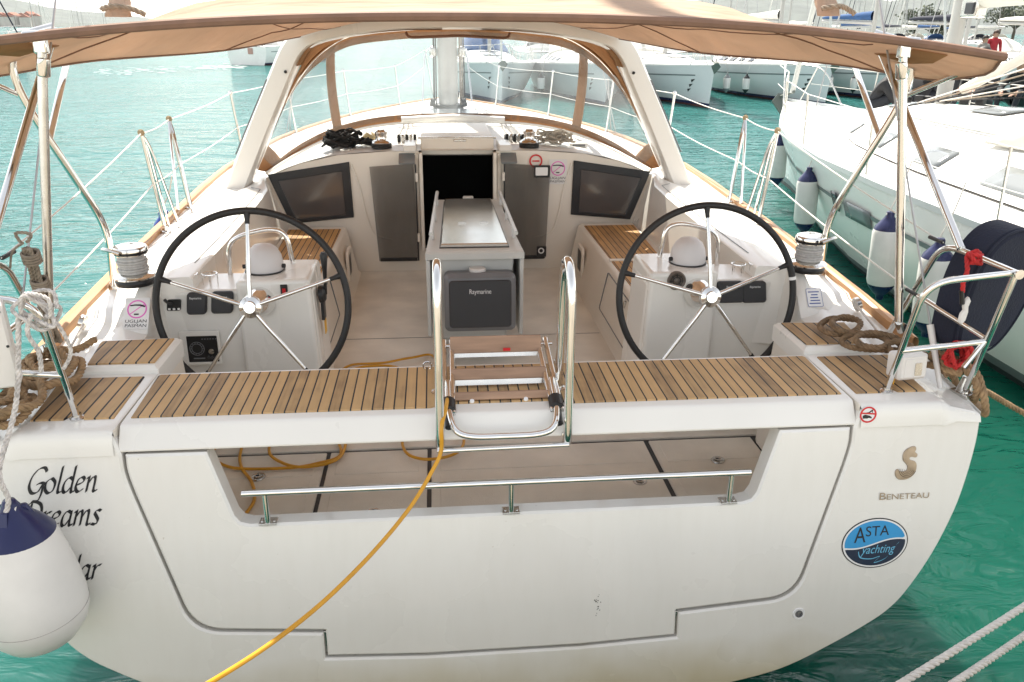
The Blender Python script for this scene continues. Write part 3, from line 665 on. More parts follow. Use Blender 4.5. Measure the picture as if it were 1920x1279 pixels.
# cockpit seats
for s in (-1, 1):
    rows = []
    for y in (1.25, 1.5, 2.0, 3.0, 3.85):
        rows.append([(s*.87, y, -.6), (s*.895, y, -.57), (s*.965, y, -.225), (s*.985, y, -.207), (s*1.005, y, -.204), (s*1.43, y, -.204)])
    ST = MB().grid(rows).build('cockpit_seat', CREAM, P, angle=50)
    for (a, b) in ((2.715, 3.76), (1.46, 2.655)):
        xo = 1.375 if a > 2 else 1.35
        MB().prism(Fr((0, 0, -.198), (1, 0, 0), (0, 1, 0)), [(s*1.005, a), (s*xo, a), (s*(xo+.045 if a > 2 else xo), b), (s*1.0, b)], d=.007, bev=.002).build('seat_slats', TEAKS, ST)
    MB().box((s*1.19, 2.685, -.198), (.40, .04, .008)).build('seat_divider', CREAM, ST)
    # cubby in the seat front; a black plate paints its unlit inside
    fr = Fr((s*.918, 3.42, -.40), (0, -s, 0), (s*.02, 0, 1)) if s > 0 else Fr((s*.918, 3.42, -.40), (0, 1, 0), (-.02, 0, 1))
    MB().prism(fr, rrect(0, 0, .26, .24, .05), [rrect(0, 0, .19, .17, .035)], d=.02, bev=.004, front=.016).build('cubby_frame', CREAM, ST)
    MB().prism(fr, rrect(0, 0, .2, .18, .04), d=.004, front=.008).build('cubby_dark_plate', BLACK, ST)
    # locker lid seam and latch
    u = (0, -s, 0) if s > 0 else (0, 1, 0)
    fr = Fr((s*.934, 2.1, -.38), u, (s*.19, 0, 1))
    MB().prism(fr, rrect(0, 0, .9, .27, .02), [rrect(0, 0, .895, .265, .018)], d=.012, front=.008).build('locker_seam', GREY, ST)
    MB().prism(fr, rrect(.12 if s > 0 else -.12, .09, .03, .05, .008), d=.012, bev=.002, front=.014).build('locker_latch', STEELB, ST)
    MB().tube([(s*.885, 1.35, -.47), (s*.855, 1.36, -.475), (s*.835, 1.40, -.47), (s*.84, 1.45, -.462)], .014, 8).build('handle_holder', GREYG, ST)
# ------------------------------------------------------------------ helm stations
CY = 1.08
for s in (-1, 1):
    def X(v): return s*v
    b = [(X(.81), CY+.03, -.6), (X(1.50), CY+.03, -.6), (X(1.50), 1.5, -.6), (X(.81), 1.5, -.6)]
    t = [(X(.835), CY, .135), (X(1.60), CY+.01, .135), (X(1.60), 1.40, .135), (X(.835), 1.40, .135)]
    if s < 0: b = [b[1], b[0], b[3], b[2]]; t = [t[1], t[0], t[3], t[2]]
    mb = MB().hexa(b, t)
    CON = mb.build('helm_console', GEL, P, bevel=.022, seg=3)
    b = [(X(.822), CY-.012, -.58), (X(1.20), CY-.012, -.58), (X(1.20), 1.47, -.58), (X(.822), 1.47, -.58)]
    t = [(X(.842), CY-.022, .19), (X(1.195), CY-.022, .185), (X(1.195), 1.44, .19), (X(.842), 1.44, .19)]
    if s < 0: b = [b[1], b[0], b[3], b[2]]; t = [t[1], t[0], t[3], t[2]]
    MB().hexa(b, t).build('binnacle', GEL, CON, bevel=.02, seg=3)
    # compass with its hood
    cx = X(1.085); mb = MB()
    mb.lathe([(.088, 0), (.092, .012), (.092, .035), (.086, .075), (.070, .108), (.045, .13), (.0, .139)], (cx, 1.24, .188), n=28)
    CM = mb.build('compass', mat('pale_hood', (.62, .60, .60), .45, var=.04), CON, angle=60)
    MB().lathe([(.098, -.002), (.098, .006), (.088, .006)], (cx, 1.24, .188), n=28).build('compass_base', BLACK, CON)
    for q in (-1, 1): MB().lathe([(.0, .0), (.011, .0), (.011, .016), (.0, .018)], (cx+q*.088, 1.222, .215), (q, -.2, 0), 12).build('compass_knob', BLACK, CON)
    # guard rail round the compass
    L_ = [(X(1.29), 1.36, .13), (X(1.28), 1.36, .30), (X(1.20), 1.355, .345), (X(1.06), 1.35, .375), (X(.985), 1.35, .35), (X(.965), 1.35, .18)]
    MB().tube(fillet(L_, .06, 6), .0125, 12).build('grab_rail', STEEL, CON)
    # two wire cup holders
    for k in (1.345, 1.44):
        mb = MB(); cz = .19; c = V((X(k), 1.19, cz))
        mb.tube([c+V((.036*math.cos(a), .036*math.sin(a), 0)) for a in [i*math.pi/12 for i in range(24)]], .003, 6, closed=True)
        for a in (.3, 1.8, 3.4, 4.9): mb.tube([c+V((.036*math.cos(a), .036*math.sin(a), 0)), c+V((.034*math.cos(a), .034*math.sin(a), -.06))], .0028, 6)
        mb.build('cup_holder', STEEL, CON)
    # instrument covers
    fr = Fr((0, CY-.004, 0), (1, 0, 0), (0, -.045 if False else .0, 1))
    for k, px in enumerate([(348, 392, 548, 588), (394, 441, 546, 586)] if s < 0 else [(1346, 1391, 527, 566), (1391, 1433, 527, 566)]):
        a, c = at(px[0], px[2], 'y', CY), at(px[1], px[3], 'y', CY)
        fk = Fr(((a.x+c.x)/2, CY+.004, (a.z+c.z)/2), (1, 0, 0), (0, .02, 1))
        sl_ = -.012*s
        w, h = abs(c.x-a.x)*.98, abs(a.z-c.z)
        poly = [(x+y*(.13 if s < 0 else -.13), y) for x, y in rrect(0, 0, w, h, .018)]
        I = MB().prism(fk, poly, d=.02, bev=.008, front=.024).build('instrument_cover', DGREY, CON, angle=30)
        text('Raymarine', Fr(fk(0, 0, .024), fk.u, fk.v), .011, WHITEP, I, width=.055, align='CENTER', y=h*.22, front=.001)
    if s < 0:
        a, c = at(312, 562, 'y', CY), at(341, 582, 'y', CY)
        fk = Fr((a+c)/2+V((0, .004, 0)), (1, 0, 0), (0, .05, 1)); w, h = c.x-a.x, a.z-c.z
        sw = MB().prism(fk, [(x+y*.15, y) for x, y in rrect(0, 0, w, h, .008)], d=.012, bev=.003, front=.013).build('thruster_panel', BLACK, CON)
        MB().tube([fk(-.01, .008, .01), fk(-.016, .02, .04), fk(-.022, .04, .058)], .007, 8, rr=[.010, .006, .008]).build('thruster_lever', DGREY, sw)
        mb = MB()
        for k in (-.022, 0, .022): mb.prism(fk, rrect(k, -.018, .011, .010, .002), d=.002, front=.015)
        mb.build('panel_button', WHITEP, sw)
        # engine panel in its recess
        a, c = at(334, 622, 'y', CY), at(418, 682, 'y', CY)
        fk = Fr((a+c)/2+V((0, .006, 0)), (1, 0, 0), (0, .05, 1)); w, h = c.x-a.x, a.z-c.z
        E_ = MB().prism(fk, rrect(0, 0, w, h, .008), [rrect(.01, -.006, w-.045, h-.04, .005)], d=.012, bev=.003, front=.014).build('engine_panel', GEL, CON)
        MB().prism(fk, rrect(.01, -.006, w-.04, h-.03, .005), d=.004, front=.006).build('panel_face', BLACK, E_)
        mb = MB(); mb.prism(fk, ell(-.018, -.004, .036, .036, 28), [ell(-.018, -.004, .033, .033, 28)], d=.002, front=.009)
        mb.prism(fk, ell(-.018, -.004, .026, .026, 24), [ell(-.018, -.004, .0235, .0235, 24)], d=.002, front=.009)
        for k in range(14): mb.prism(fk, rrect(-.018+.029*math.cos(k*.45), -.004+.029*math.sin(k*.45), .004, .003, .001, 1), d=.002, front=.009)
        mb.build('rev_counter', GREY, E_)
        mb = MB()
        for k in range(6): mb.prism(fk, rrect(.012+k*.013, .045, .008, .004, .001, 1), d=.002, front=.008)
        mb.prism(fk, rrect(-.012, -.055, .055, .006, .001, 1), d=.002, front=.008); mb.build('panel_marks', GREY, E_)
        MB().lathe([(.014, 0), (.014, .01), (.0, .012)], fk(.052, -.018, .006), fk.n, 14).build('ignition_key', STEELB, E_)
        mb = MB()
        for k in range(3): mb.lathe([(.007, 0), (.007, .007), (.0, .008)], fk(.05+.016*(k-1), -.05, .006), fk.n, 10)
        mb.build('start_button', DGREY, E_)
        c = at(533, 544, 'y', CY-.02); fk = Fr(c+V((0, -.003, 0)), (1, 0, 0), (0, .02, 1))
        B_ = MB().prism(fk, rrect(0, 0, .034, .058, .004), d=.01, bev=.003, front=.006).build('switch_plate', BLACK, CON)
        MB().prism(fk, rrect(0, -.003, .016, .028, .003), d=.006, bev=.003, front=.011).build('red_switch', REDL, B_)
        # throttle on the inboard side
        mb = MB(); c = V((-.812, CY+.12, .07)); mb.lathe([(.0, -.02), (.045, -.01), (.045, .012), (.03, .022), (.0, .024)], c, (1, 0, .05), 18)
        mb.box(c+V((.004, 0, -.07)), (.016, .06, .12)); T_ = mb.build('throttle', BLACK, CON)
        MB().tube([c+V((.02, 0, .0)), c+V((.026, -.015, .07)), c+V((.03, -.03, .14)), c+V((.03, -.03, .21)), c+V((.03, -.03, .225))], .012, 10, rr=[.009, .008, .012, .020, .012]).build('throttle_lever', BLACK, T_)
        MB().box((-.806, CY+.14, -.10), (.004, .05, .09)).build('warning_tag', YEL, CON)
    else:
        c = at(1268, 526, 'y', CY-.02); fk = Fr(c+V((0, -.002, 0)), (1, 0, 0), (0, .02, 1))
        mb = MB(); mb.lathe([(.048, -.01), (.048, .006), (.042, .012), (.036, .007), (.02, .004), (.012, .010), (.0, .012)], fk.o, fk.n, 32); S_ = mb.build('helm_speaker', mat('bronze_grey', (.13, .105, .085), .45, var=.2, vscale=40), CON)
        mb = MB()
        for r_ in (.020, .030): mb.tube([fk(r_*math.cos(a), r_*math.sin(a), .009) for a in [i*math.pi/14 for i in range(28)]], .0016, 6, closed=True)
        for k in range(8): mb.tube([fk(.012*math.cos(k*.785), .012*math.sin(k*.785), .011), fk(.038*math.cos(k*.785), .038*math.sin(k*.785), .010)], .0014, 5)
        mb.build('speaker_grille', BLACK, S_)
# ------------------------------------------------------------------ steering wheels
for s, dang in ((-1, 0.), (1, .03)):
    hub = V((s*1.086+(.005 if s > 0 else 0), .912, .112)); tl = .197
    nrm = V((0, -math.cos(tl), math.sin(tl))); up = V((0, math.sin(tl), math.cos(tl))); rt = V((1, 0, 0))
    RR = .438
    pt = lambda r, a, d=0.: hub+(rt*math.cos(a)+up*math.sin(a))*r+nrm*d
    W = MB().tube([pt(RR, 2*math.pi*k/96) for k in range(96)], .0165, 14, closed=True).build('steering_wheel', RUBBER, P)
    for k in range(5):
        a = math.pi/2+dang+k*2*math.pi/5
        S_ = MB().tube([pt(.03, a, .055), pt(.12, a, .05), pt(.3, a, .022), pt(.40, a, .004)], .0095, 12, rr=[.0105, .0105, .009, .008]).build('spoke', STEEL, W)
        MB().tube([pt(.378, a, .008), pt(.40, a, .004), pt(.425, a, 0)], .011, 10, rr=[.0105, .0115, .0155]).build('spoke_socket', RUBBER, S_) if False else MB().tube([pt(.378, a, .008), pt(.40, a, .004), pt(.428, a, 0)], .011, 10, rr=[.0105, .0115, .0155]).build('spoke_socket', RUBBER, W)
    mb = MB(); mb.lathe([(.0, .078), (.026, .078), (.028, .074), (.030, .071), (.050, .062), (.054, .05), (.051, .035), (.03, .03), (.028, -.02), (.05, -.05), (.07, -.09), (.075, -.15)], hub, nrm, 32); mb.build('wheel_hub', STEEL, W, angle=30)
    MB().lathe([(.066, .0), (.066, .012), (.055, .018), (.04, .03)], V((hub.x, CY-.02, hub.z-.03)), V((0, -1, 0)), 32).build('pedestal_flange', GREYG, P)
    if s > 0:
        a0 = .16; MB().tube([pt(RR, a0+k*.012) for k in range(4)], .0175, 14).build('rim_tape', WHITEP, W)
# ------------------------------------------------------------------ winches
def rope_turns(c, r, z0, n, rr, M, name):
    mb = MB()
    for k in range(n): mb.tube([V(c)+V(((r+.003*math.sin(k*2.1))*math.cos(a), (r+.003*math.sin(k*2.1))*math.sin(a), z0+k*rr*1.85)) for a in [i*math.pi/14 for i in range(28)]], rr, 7, closed=True)
    return mb
for s in (-1, 1):
    c = at(243, 532, 'z', .2) if s < 0 else at(1508, 508, 'z', .2)
    c = V((s*1.64, 1.03, .196)); nm_w = len(COL.objects)
    KW = .84
    B = MB().lathe([(a_*KW, b_*KW) for a_, b_ in ((.0, 0), (.100, 0), (.104, .02), (.098, .034), (.092, .036), (.0, .036),)], c, n=36).build('primary_winch', BLACK, P, angle=30)
    MB().lathe([(a_*KW, b_*KW) for a_, b_ in ((.094, .034), (.106, .038), (.110, .046), (.100, .056), (.075, .062), (.066, .07), (.066, .15), (.078, .165), (.086, .172), (.086, .176),)], c, n=36).build('winch_drum', STEEL, B, angle=40)
    rope_turns(c, .072*KW, .075*KW, 6, .0075*KW, WROPE, 'winch_rope').build('winch_rope', mat('grey_white_rope', (.48, .47, .46), .8, var=.2, vscale=60), B)
    MB().lathe([(a_*KW, b_*KW) for a_, b_ in ((.087, .176), (.090, .182), (.087, .187), (.080, .187),)], c, n=36).build('winch_seam', BLACK, B)
    MB().lathe([(a_*KW, b_*KW) for a_, b_ in ((.082, .187), (.090, .192), (.090, .204), (.083, .216), (.05, .226), (.022, .228), (.02, .212), (.0, .212),)], c, n=36).build('winch_top', STEEL, B, angle=40)
    MB().tube(cr([c+V((s*.02, -.08, .165)), c+V((s*.07, -.075, .18)), c+V((s*.105, -.04, .175))], 5), .010, 8).build('feeder_arm', STEELB, B)
for px, pz in ((712, 287), (998, 285)):
    c = at(px, pz, 'z', .40); c = V((-.66 if px < 800 else .56, 4.05, roof_z(.6, 4.05)+.002))
    B = MB().lathe([(.0, 0), (.082, 0), (.085, .03), (.08, .038), (.0, .04)], c, n=32).build('coachroof_winch', BLACK, P, angle=30)
    MB().lathe([(.078, .036), (.082, .044), (.070, .058), (.05, .066), (.046, .075), (.046, .105), (.052, .118), (.052, .13), (.034, .14), (.03, .15), (.0, .152)], c, n=30).build('winch_drum', STEEL, B, angle=40)
# jammers beside the coachroof winches
for x0 in (-.53, .40):
    for k in range(5):
        x = x0-.0+k*.034*(1 if x0 < 0 else 1); z = roof_z(x, 4.42)
        mb = MB(); mb.box((x, 4.42, z+.02), (.026, .15, .05)); mb.box((x, 4.34, z+.05), (.022, .07, .02), Matrix.Rotation(-.3, 3, 'X'))
        mb.build('rope_jammer', [BLACK, STEELB][k % 2] if k % 2 else BLACK, P, bevel=.004)
for s in (-1, 1):                                          # organiser boxes and line ducts on the coachroof
    MB().box((s*1.02, 4.33, roof_z(1.02, 4.33)+.012), (.16, .12, .035)).build('line_organiser', DECKW, P, bevel=.01)
    MB().box((s*1.02, 4.268, roof_z(1.02, 4.27)+.012), (.11, .006, .018)).build('line_duct', GREY, P)
# ------------------------------------------------------------------ cockpit table with the plotter pod
ZT = .10
n0, n1, f1, f0 = at(797, 475, 'z', ZT), at(983, 470, 'z', ZT), at(935, 370, 'z', ZT), at(822, 372, 'z', ZT)
tcx = (n0.x+n1.x)/2; yn, yf = (n0.y+n1.y)/2, 3.42; hwn, hwf = (n1.x-n0.x)/2, .235; fcx = .02
TB = MB().prism(Fr((0, 0, ZT), (1, 0, 0), (0, 1, 0)), [(tcx-hwn, yn), (tcx+hwn, yn), (fcx+hwf, yf), (fcx-hwf, yf)], d=.045, bev=.01).build('cockpit_table', TABLEG, P)
b = [(tcx-.2, yn+.14, -.5), (tcx+.2, yn+.14, -.5), (fcx+.17, yf-.12, -.5), (fcx-.17, yf-.12, -.5)]; t = [(tcx-.235, yn+.035, ZT-.045), (tcx+.235, yn+.035, ZT-.045), (fcx+.18, yf-.05, ZT-.045), (fcx-.18, yf-.05, ZT-.045)]
MB().hexa(b, t).build('table_body', TABLEG, TB, bevel=.012)
MB().hexa([(tcx-.12, yn+.40, -.6), (tcx+.14, yn+.40, -.6), (tcx+.14, yf-.25, -.6), (tcx-.12, yf-.25, -.6)], [(tcx-.12, yn+.30, -.5), (tcx+.14, yn+.30, -.5), (tcx+.14, yf-.25, -.5), (tcx-.12, yf-.25, -.5)]).build('table_foot', TABLEG, TB, bevel=.01)
MB().box((tcx+.01, yn+.395, -.593), (.30, .02, .012)).build('foot_gasket', BLACK, TB)
for s in (-1, 1):
    x0, x1 = tcx+s*(hwn-.014), fcx+s*(hwf-.004)
    mb = MB(); mb.hexa([(x0-.012, yn+.01, -.43), (x0+.012, yn+.01, -.43), (x1+.012, yf-.05, -.43), (x1-.012, yf-.05, -.43)], [(x0-.012, yn+.01, ZT-.05), (x0+.012, yn+.01, ZT-.05), (x1+.012, yf-.05, ZT-.05), (x1-.012, yf-.05, ZT-.05)])
    mb.build('table_leaf', TABLEG, TB, bevel=.006)
    a, c = V((tcx+s*(hwn-.035), yn+.16, ZT+.07)), V((fcx+s*(hwf+.0), yf-.10, ZT+.075))
    mb = MB(); mb.tube([a, c], .0125, 12)
    for t_ in (.12, .5, .88): p_ = a.lerp(c, t_); mb.tube([p_, p_+V((-s*.004, 0, -.07))], .010, 8)
    mb.build('table_rail', mat('painted_rail', (.66, .67, .66), .3, .2), TB)
lid = [(at(826, 455, 'z', ZT).x, yn+.10), (at(949, 454, 'z', ZT).x, yn+.10), (fcx+hwf-.065, yf-.10), (fcx-hwf+.055, yf-.10)]
fz = Fr((0, 0, ZT), (1, 0, 0), (0, 1, 0))
MB().prism(fz, [tuple(p) for p in offset2([V(p) for p in lid], -.008)], d=.01, bev=.002, front=.006).build('lid_seal', BLACK, TB)
LD = MB().prism(fz, lid, d=.02, bev=.006, front=.026).build('table_lid', CHROMET, TB, angle=25)
mb = MB()
for x in (-.055, .09):
    for dy in (0, .035): mb.box((tcx+x, yn+.62+dy, ZT+.0275), (.05, .006, .003))
mb.build('lid_hinge', STEELB, LD)
MB().box((fcx, yf-.03, ZT+.014), (.08, .05, .03)).build('table_catch', TABLEG, TB, bevel=.008)
MB().lathe([(.045, -.05), (.046, .0), (.05, .01), (.05, .028), (.043, .034), (.0, .034)], V((tcx+.012, yn+.005, ZT-.13)), n=26).build('table_horn', FENDW, TB, angle=40)  # white speaker horn on the table front, not a lamp
MB().lathe([(.047, -.056), (.047, -.045), (.0, -.045)], V((tcx+.012, yn+.005, ZT-.13)), n=26).build('horn_base', BLACK, TB)
# pod
a, c = at(832, 514, 'y', yn-.06), at(966, 616, 'y', yn-.06)
fk = Fr(((a.x+c.x)/2, yn-.05, (a.z+c.z)/2), (1, 0, 0), (0, .10, 1)); w, h = c.x-a.x, (a.z-c.z)*1.0
POD = MB().prism(fk, rrect(0, 0, w, h, .035, 7), d=.12, bev=.025, front=.05).build('plotter_pod', GREY, TB, angle=35)
CV = MB().prism(fk, rrect(0, -.006, w-.055, h-.065, .022, 6), d=.012, bev=.006, front=.058).build('plotter_cover', DGREY, POD, angle=30)
text('Raymarine', Fr(fk(0, 0, .058), fk.u, fk.v), .028, WHITEP, CV, width=.128, align='CENTER', y=h*.165, front=.002)
# ------------------------------------------------------------------ boarding ladder folded up on the bench
for s in (-1, 1):
    x = .235*s+.006
    path = [(x, -.10, -.10), (x, -.125, -.085), (x*.985, -.125, .30), (x*.97, -.095, .56), (x*.97, .02, .60), (x*.985, .10, .50), (x, .13, .10), (x, .13, .004)]
    path = [(x, -.102, -.112), (x, -.132, -.10), (x-.003*s, -.132, .47), (x-.005*s, -.07, .575), (x-.005*s, .03, .555), (x-.004*s, .07, .40), (x, .12, .004)]
    H_ = MB().tube(fillet(path, .085, 7), .0165, 14).build('ladder_handle', STEEL, P)
    MB().lathe([(.03, 0), (.03, .004), (.018, .008)], (x, .12, .006), n=20).build('handle_base', STEELB, H_)
xl, xr = -.195, .21
LA, LB = V((0, -.13, -.03)), V((0, .36, .085))
lad = lambda x, t, d=0.: V((x, LA.y+(LB.y-LA.y)*t, LA.z+(LB.z-LA.z)*t))+V((0, -.3*d, .95*d))
mb = MB(); mb.tube(fillet([(xl, .1, .055), (xl, -.06, .01), (xl+.02, -.155, -.03), (xl+.08, -.16, -.05), (xr-.08, -.16, -.05), (xr-.02, -.155, -.03), (xr, -.06, .01), (xr, .1, .055)], .06, 6), .0125, 12)
LD_ = mb.build('boarding_ladder', STEEL, P)
for s, x in ((-1, xl), (1, xr)):
    for dx in (-.016, .016):
        MB().tube([lad(x+dx, .14, .015), lad(x+dx+s*-.006, 1.0, .02), lad(x+dx-s*.006, 1.06, .024)], .0115, 12).build('ladder_tube', STEEL, LD_)
    mb = MB(); mb.tube([lad(x, .17, .015), lad(x, .28, .017)], .028, 14); mb.build('ladder_joint', BLACK, LD_)
    MB().tube([lad(x-.035, 1.0, .02), lad(x+.035, 1.0, .02)], .008, 8).build('ladder_pin', STEELB, LD_)
    MB().tube([lad(x, .02, .0), lad(x, .14, .012)], .015, 12).build('ladder_end', BLACK, LD_)
for t_, dz, hgt in ((.97, .035, .07), (.62, .015, .045), (.36, .008, .03)):
    mb = MB(); q = lad(0, t_, dz); rx = Matrix.Rotation(.95, 3, 'X')
    mb.box(V(((xl+xr)/2, q.y, q.z)), (xr-xl-.03, .034, hgt), Matrix.Rotation(-.35, 3, 'X'))
    ST_ = mb.build('ladder_step', STEPW, LD_, bevel=.004)
    mb = MB(); mb.box(V(((xl+xr)/2, q.y-.018, q.z-.025)), (xr-xl-.036, .006, hgt*.62), Matrix.Rotation(-.35, 3, 'X')); mb.build('step_plate', STEELB, ST_)
MB().tube([(-.24, -.138, -.112), (.245, -.138, -.106)], .010, 10).build('ladder_bar', STEEL, P)
for px, py in ((881, 697), (976, 694), (885, 753), (986, 749)):
    MB().lathe([(.0, 0), (.009, .0), (.008, .006), (.0, .008)], at(px, py, 'z', .03), (0, -.3, .9), 10).build('ladder_buffer', WHITEP, LD_)
MB().box(lad(.05, .95, .062)+V((0, -.028, -.03)), (.03, .004, .012)).build('red_mark', REDP, LD_)
for s in (-1, 1):
    c = V((s*.275, .35, .02)); MB().tube([c+V((.018*math.cos(a), 0, .018*math.sin(a))) for a in [k*math.pi/8 for k in range(16)]], .003, 6, closed=True).build('lashing_eye', STEEL, P)
    c = TF(s*.22, -.07, .004) if False else V((s*.232, -.115, -.075)); MB().lathe([(.0, 0), (.012, 0), (.011, .008), (.0, .01)], c, TF.n, 14).build('fixing_bolt', STEELB, P)
# ------------------------------------------------------------------ pushpits
for s in (-1, 1):
    A0 = V((s*1.535, .005, 0)); cor = V((s*1.80, -.17, .52)); aft = V((s*1.545, -.135, .475)); fwd = V((s*1.745, .17, .56)); fb = V((s*1.755, .40, .055))
    foot = V((s*1.80, -.075, -.045))
    amid = V((s*1.54, -.045, .19)); cmid = V((s*1.80, -.12, .215)); fmid = V((s*1.752, .28, .28))
    if s > 0:
        cor = at(1905, 512, 'y', -.17); aft = at(1738, 530, 'y', -.13); fwd = at(1768, 455, 'x', 1.75); cmid = at(1850, 640, 'y', -.125); amid = at(1690, 658, 'y', -.05); fmid = at(1722, 555, 'x', 1.752); foot = at(1806, 742, 'z', -.05); fb = at(1665, 628, 'z', .05)
    if s < 0:
        # mirrored from the starboard one, which the photo shows whole
        _c = lambda q: V((-q.x, q.y, q.z))
        cor, aft, fwd, cmid, amid, fmid, foot, fb = map(_c, (at(1905, 512, 'y', -.17), at(1738, 530, 'y', -.13), at(1768, 455, 'x', 1.75), at(1850, 640, 'y', -.125), at(1690, 658, 'y', -.05), at(1722, 555, 'x', 1.752), at(1806, 742, 'z', -.05), at(1665, 628, 'z', .05)))
    PP = MB().tube(fillet([A0, aft, cor], .10, 8)+fillet([cor, fwd, fb], .10, 8)[1:], .0125, 12).build('pushpit', STEEL, P)
    MB().tube([cor, cmid, foot], .0125, 12).build('corner_post', STEEL, PP)
    MB().tube([amid, cmid], .0115, 12).build('mid_rail', STEEL, PP)
    MB().tube([fmid, cmid+V((0, .01, .01))], .0115, 12).build('mid_rail', STEEL, PP)
    MB().tube([cmid+V((-s*.01, 0, -.005)), cmid+V((-s*.075, -.01, -.10))], .010, 8).build('short_brace', STEEL, PP)
    MB().lathe([(.0, 0), (.016, 0), (.018, .01), (.0, .012)], cor+V((s*.0, -.012, 0)), (0, -1, 0), 12).build('rail_cap', STEEL, PP)
    MB().lathe([(.026, 0), (.026, .004), (.016, .010), (.015, .02)], A0, n=20).build('post_base', STEELB, PP)
    mb = MB(); mb.box(foot+V((0, 0, .012)), (.075, .085, .02), Matrix.Rotation(s*.3, 3, 'Z')); mb.tube([foot+V((0, 0, .015)), foot+V((0, .0, .085))], .022, 12, rr=[.034, .018]); mb.lathe([(.0, 0), (.008, 0), (.007, .012), (.0, .014)], foot+V((.025, -.03, .02)), n=8); mb.lathe([(.0, 0), (.008, 0), (.007, .012), (.0, .014)], foot+V((-.025, -.03, .02)), n=8)
    mb.build('post_foot', STEELB, PP, bevel=.004)
PR = dict(fwd=at(1768, 455, 'x', 1.75), cor=at(1905, 512, 'y', -.17), fb=at(1665, 628, 'z', .05), fmid=at(1722, 555, 'x', 1.752), cmid=at(1850, 640, 'y', -.125), aft=at(1738, 530, 'y', -.13))
M_ = lambda q: V((-q.x, q.y, q.z))
# white light box on the starboard rail
a, c = at(1688, 668, 'y', .03), at(1737, 712, 'y', .03)
fk = Fr(((a.x+c.x)/2, .05, (a.z+c.z)/2), (1, .12, 0), (0, .1, 1)); w, h = c.x-a.x, a.z-c.z
LBX = MB().prism(fk, rrect(0, 0, w, h, .014, 5), d=.075, bev=.01, front=.02).build('rescue_light_box', FENDW, P, angle=35)
MB().prism(fk, rrect(.004, -.003, w*.72, h*.74, .006), d=.004, bev=.002, front=.022).build('box_door', FENDW, LBX)
MB().prism(fk, rrect(w*.14, -.008, w*.24, h*.5, .003), d=.004, front=.025).build('box_window', STEELB, LBX)
MB().box(fk(-w*.44, -.03, -.02), (.012, .012, .10)).build('box_bracket', YEL, LBX)
# port rail carries a white lifebuoy case
# ------------------------------------------------------------------ guard-rail stanchions and lifelines
ST_Y = [2.35, 3.0, 4.95, 7.0, 9.0, 10.8]
tops = {}
for s in (-1, 1):
    tl_ = []
    for k, y in enumerate(ST_Y):
        f = V((s*(hb(y)-.075), y, zs(y)+.012)); h = .60
        tp = f+V((s*.055, .0, h))
        mb = MB(); mb.tube(fillet([f, f+V((s*.04, 0, h*.7)), tp], .1, 5), .0115, 10)
        if k < 2:                                          # the gate stanchions stand on three legs
            for dx, dy in ((s*.03, .16 if k == 0 else -.16), (-s*.05, .12 if k == 0 else -.12)):
                mb.tube(fillet([f+V((dx, dy, 0)), f+V((s*.04+dx*.25, dy*.3, h*.86)), tp], .1, 5), .010, 8)
        Q = mb.build('stanchion', STEEL, P)
        MB().lathe([(.03, -.004), (.03, .006), (.017, .012), (.016, .04)], f, n=16).build('stanchion_base', STEELB, Q)
        mb = MB(); mb.tube([tp+V((.016*math.cos(a), 0, .016*math.sin(a)+.004)) for a in [i*math.pi/7 for i in range(14)]], .005, 6, closed=True); mb.lathe([(.0, -.016), (.016, -.012), (.018, .004), (.011, .018), (.0, .02)], tp, n=12); mb.build('stanchion_cap', mat('lashed_cord', (.45, .33, .19), .8, var=.3, vscale=30) if k < 2 else STEEL, Q)
        tl_.append((tp, f+V((s*.03, 0, h*.5))))
    a = PR['fwd'] if s > 0 else M_(PR['fwd']); b = PR['fmid'] if s > 0 else M_(PR['fmid'])
    end = V((s*.35, 12.1, .98)); end2 = V((s*.36, 12.0, .72))
    up_ = [a]+[q[0] for q in tl_]+[end]; lo_ = [b]+[q[1] for q in tl_]+[end2]
    for pts in (up_, lo_):
        P2 = []
        for i in range(len(pts)-1):
            for k in range(6):
                t_ = k/6; p_ = pts[i].lerp(pts[i+1], t_); p_.z -= .014*math.sin(math.pi*t_); P2.append(p_)
        P2.append(pts[-1]); MB().tube(P2, .0038, 7).build('lifeline', LIFEL, P)
    # fittings where the guard rails meet the pushpit
    for p_ in (a, b): MB().tube([p_, p_+V((0, .09, .0))], .008, 8).build('lifeline_tensioner', BLACK, P)
    # genoa-sheet block beside the coaming
    c = V((s*1.80, .80, .085)); mb = MB(); mb.lathe([(.0, 0), (.035, 0), (.035, .02), (.0, .024)], c, (s, 0, .3), 14); mb.build('turning_block', STEELB, P)
    MB().tube([c+V((0, -.02, 0)), c+V((-s*.05, -.40, -.04)), c+V((-s*.08, -.62, -.08))], .006, 6).build('sheet_tail', WROPE, P)
    # genoa track on the side deck
    MB().box((s*1.80, 5.6, zs(5.6)+.03), (.03, 2.4, .025)).build('genoa_track', STEELB, P)
# bow pulpit
mb = MB(); z = zs(12)
mb.tube(fillet([(-.42, 11.5, zs(11.5)), (-.36, 12.1, 1.0), (0, 12.75, 1.02), (.36, 12.1, 1.0), (.42, 11.5, zs(11.5))], .25, 8), .014, 10)
mb.tube([(-.36, 12.1, 1.0), (-.22, 12.1, zs(12.1))], .012, 8); mb.tube([(.36, 12.1, 1.0), (.22, 12.1, zs(12.1))], .012, 8)
mb.build('pulpit', STEEL, P)
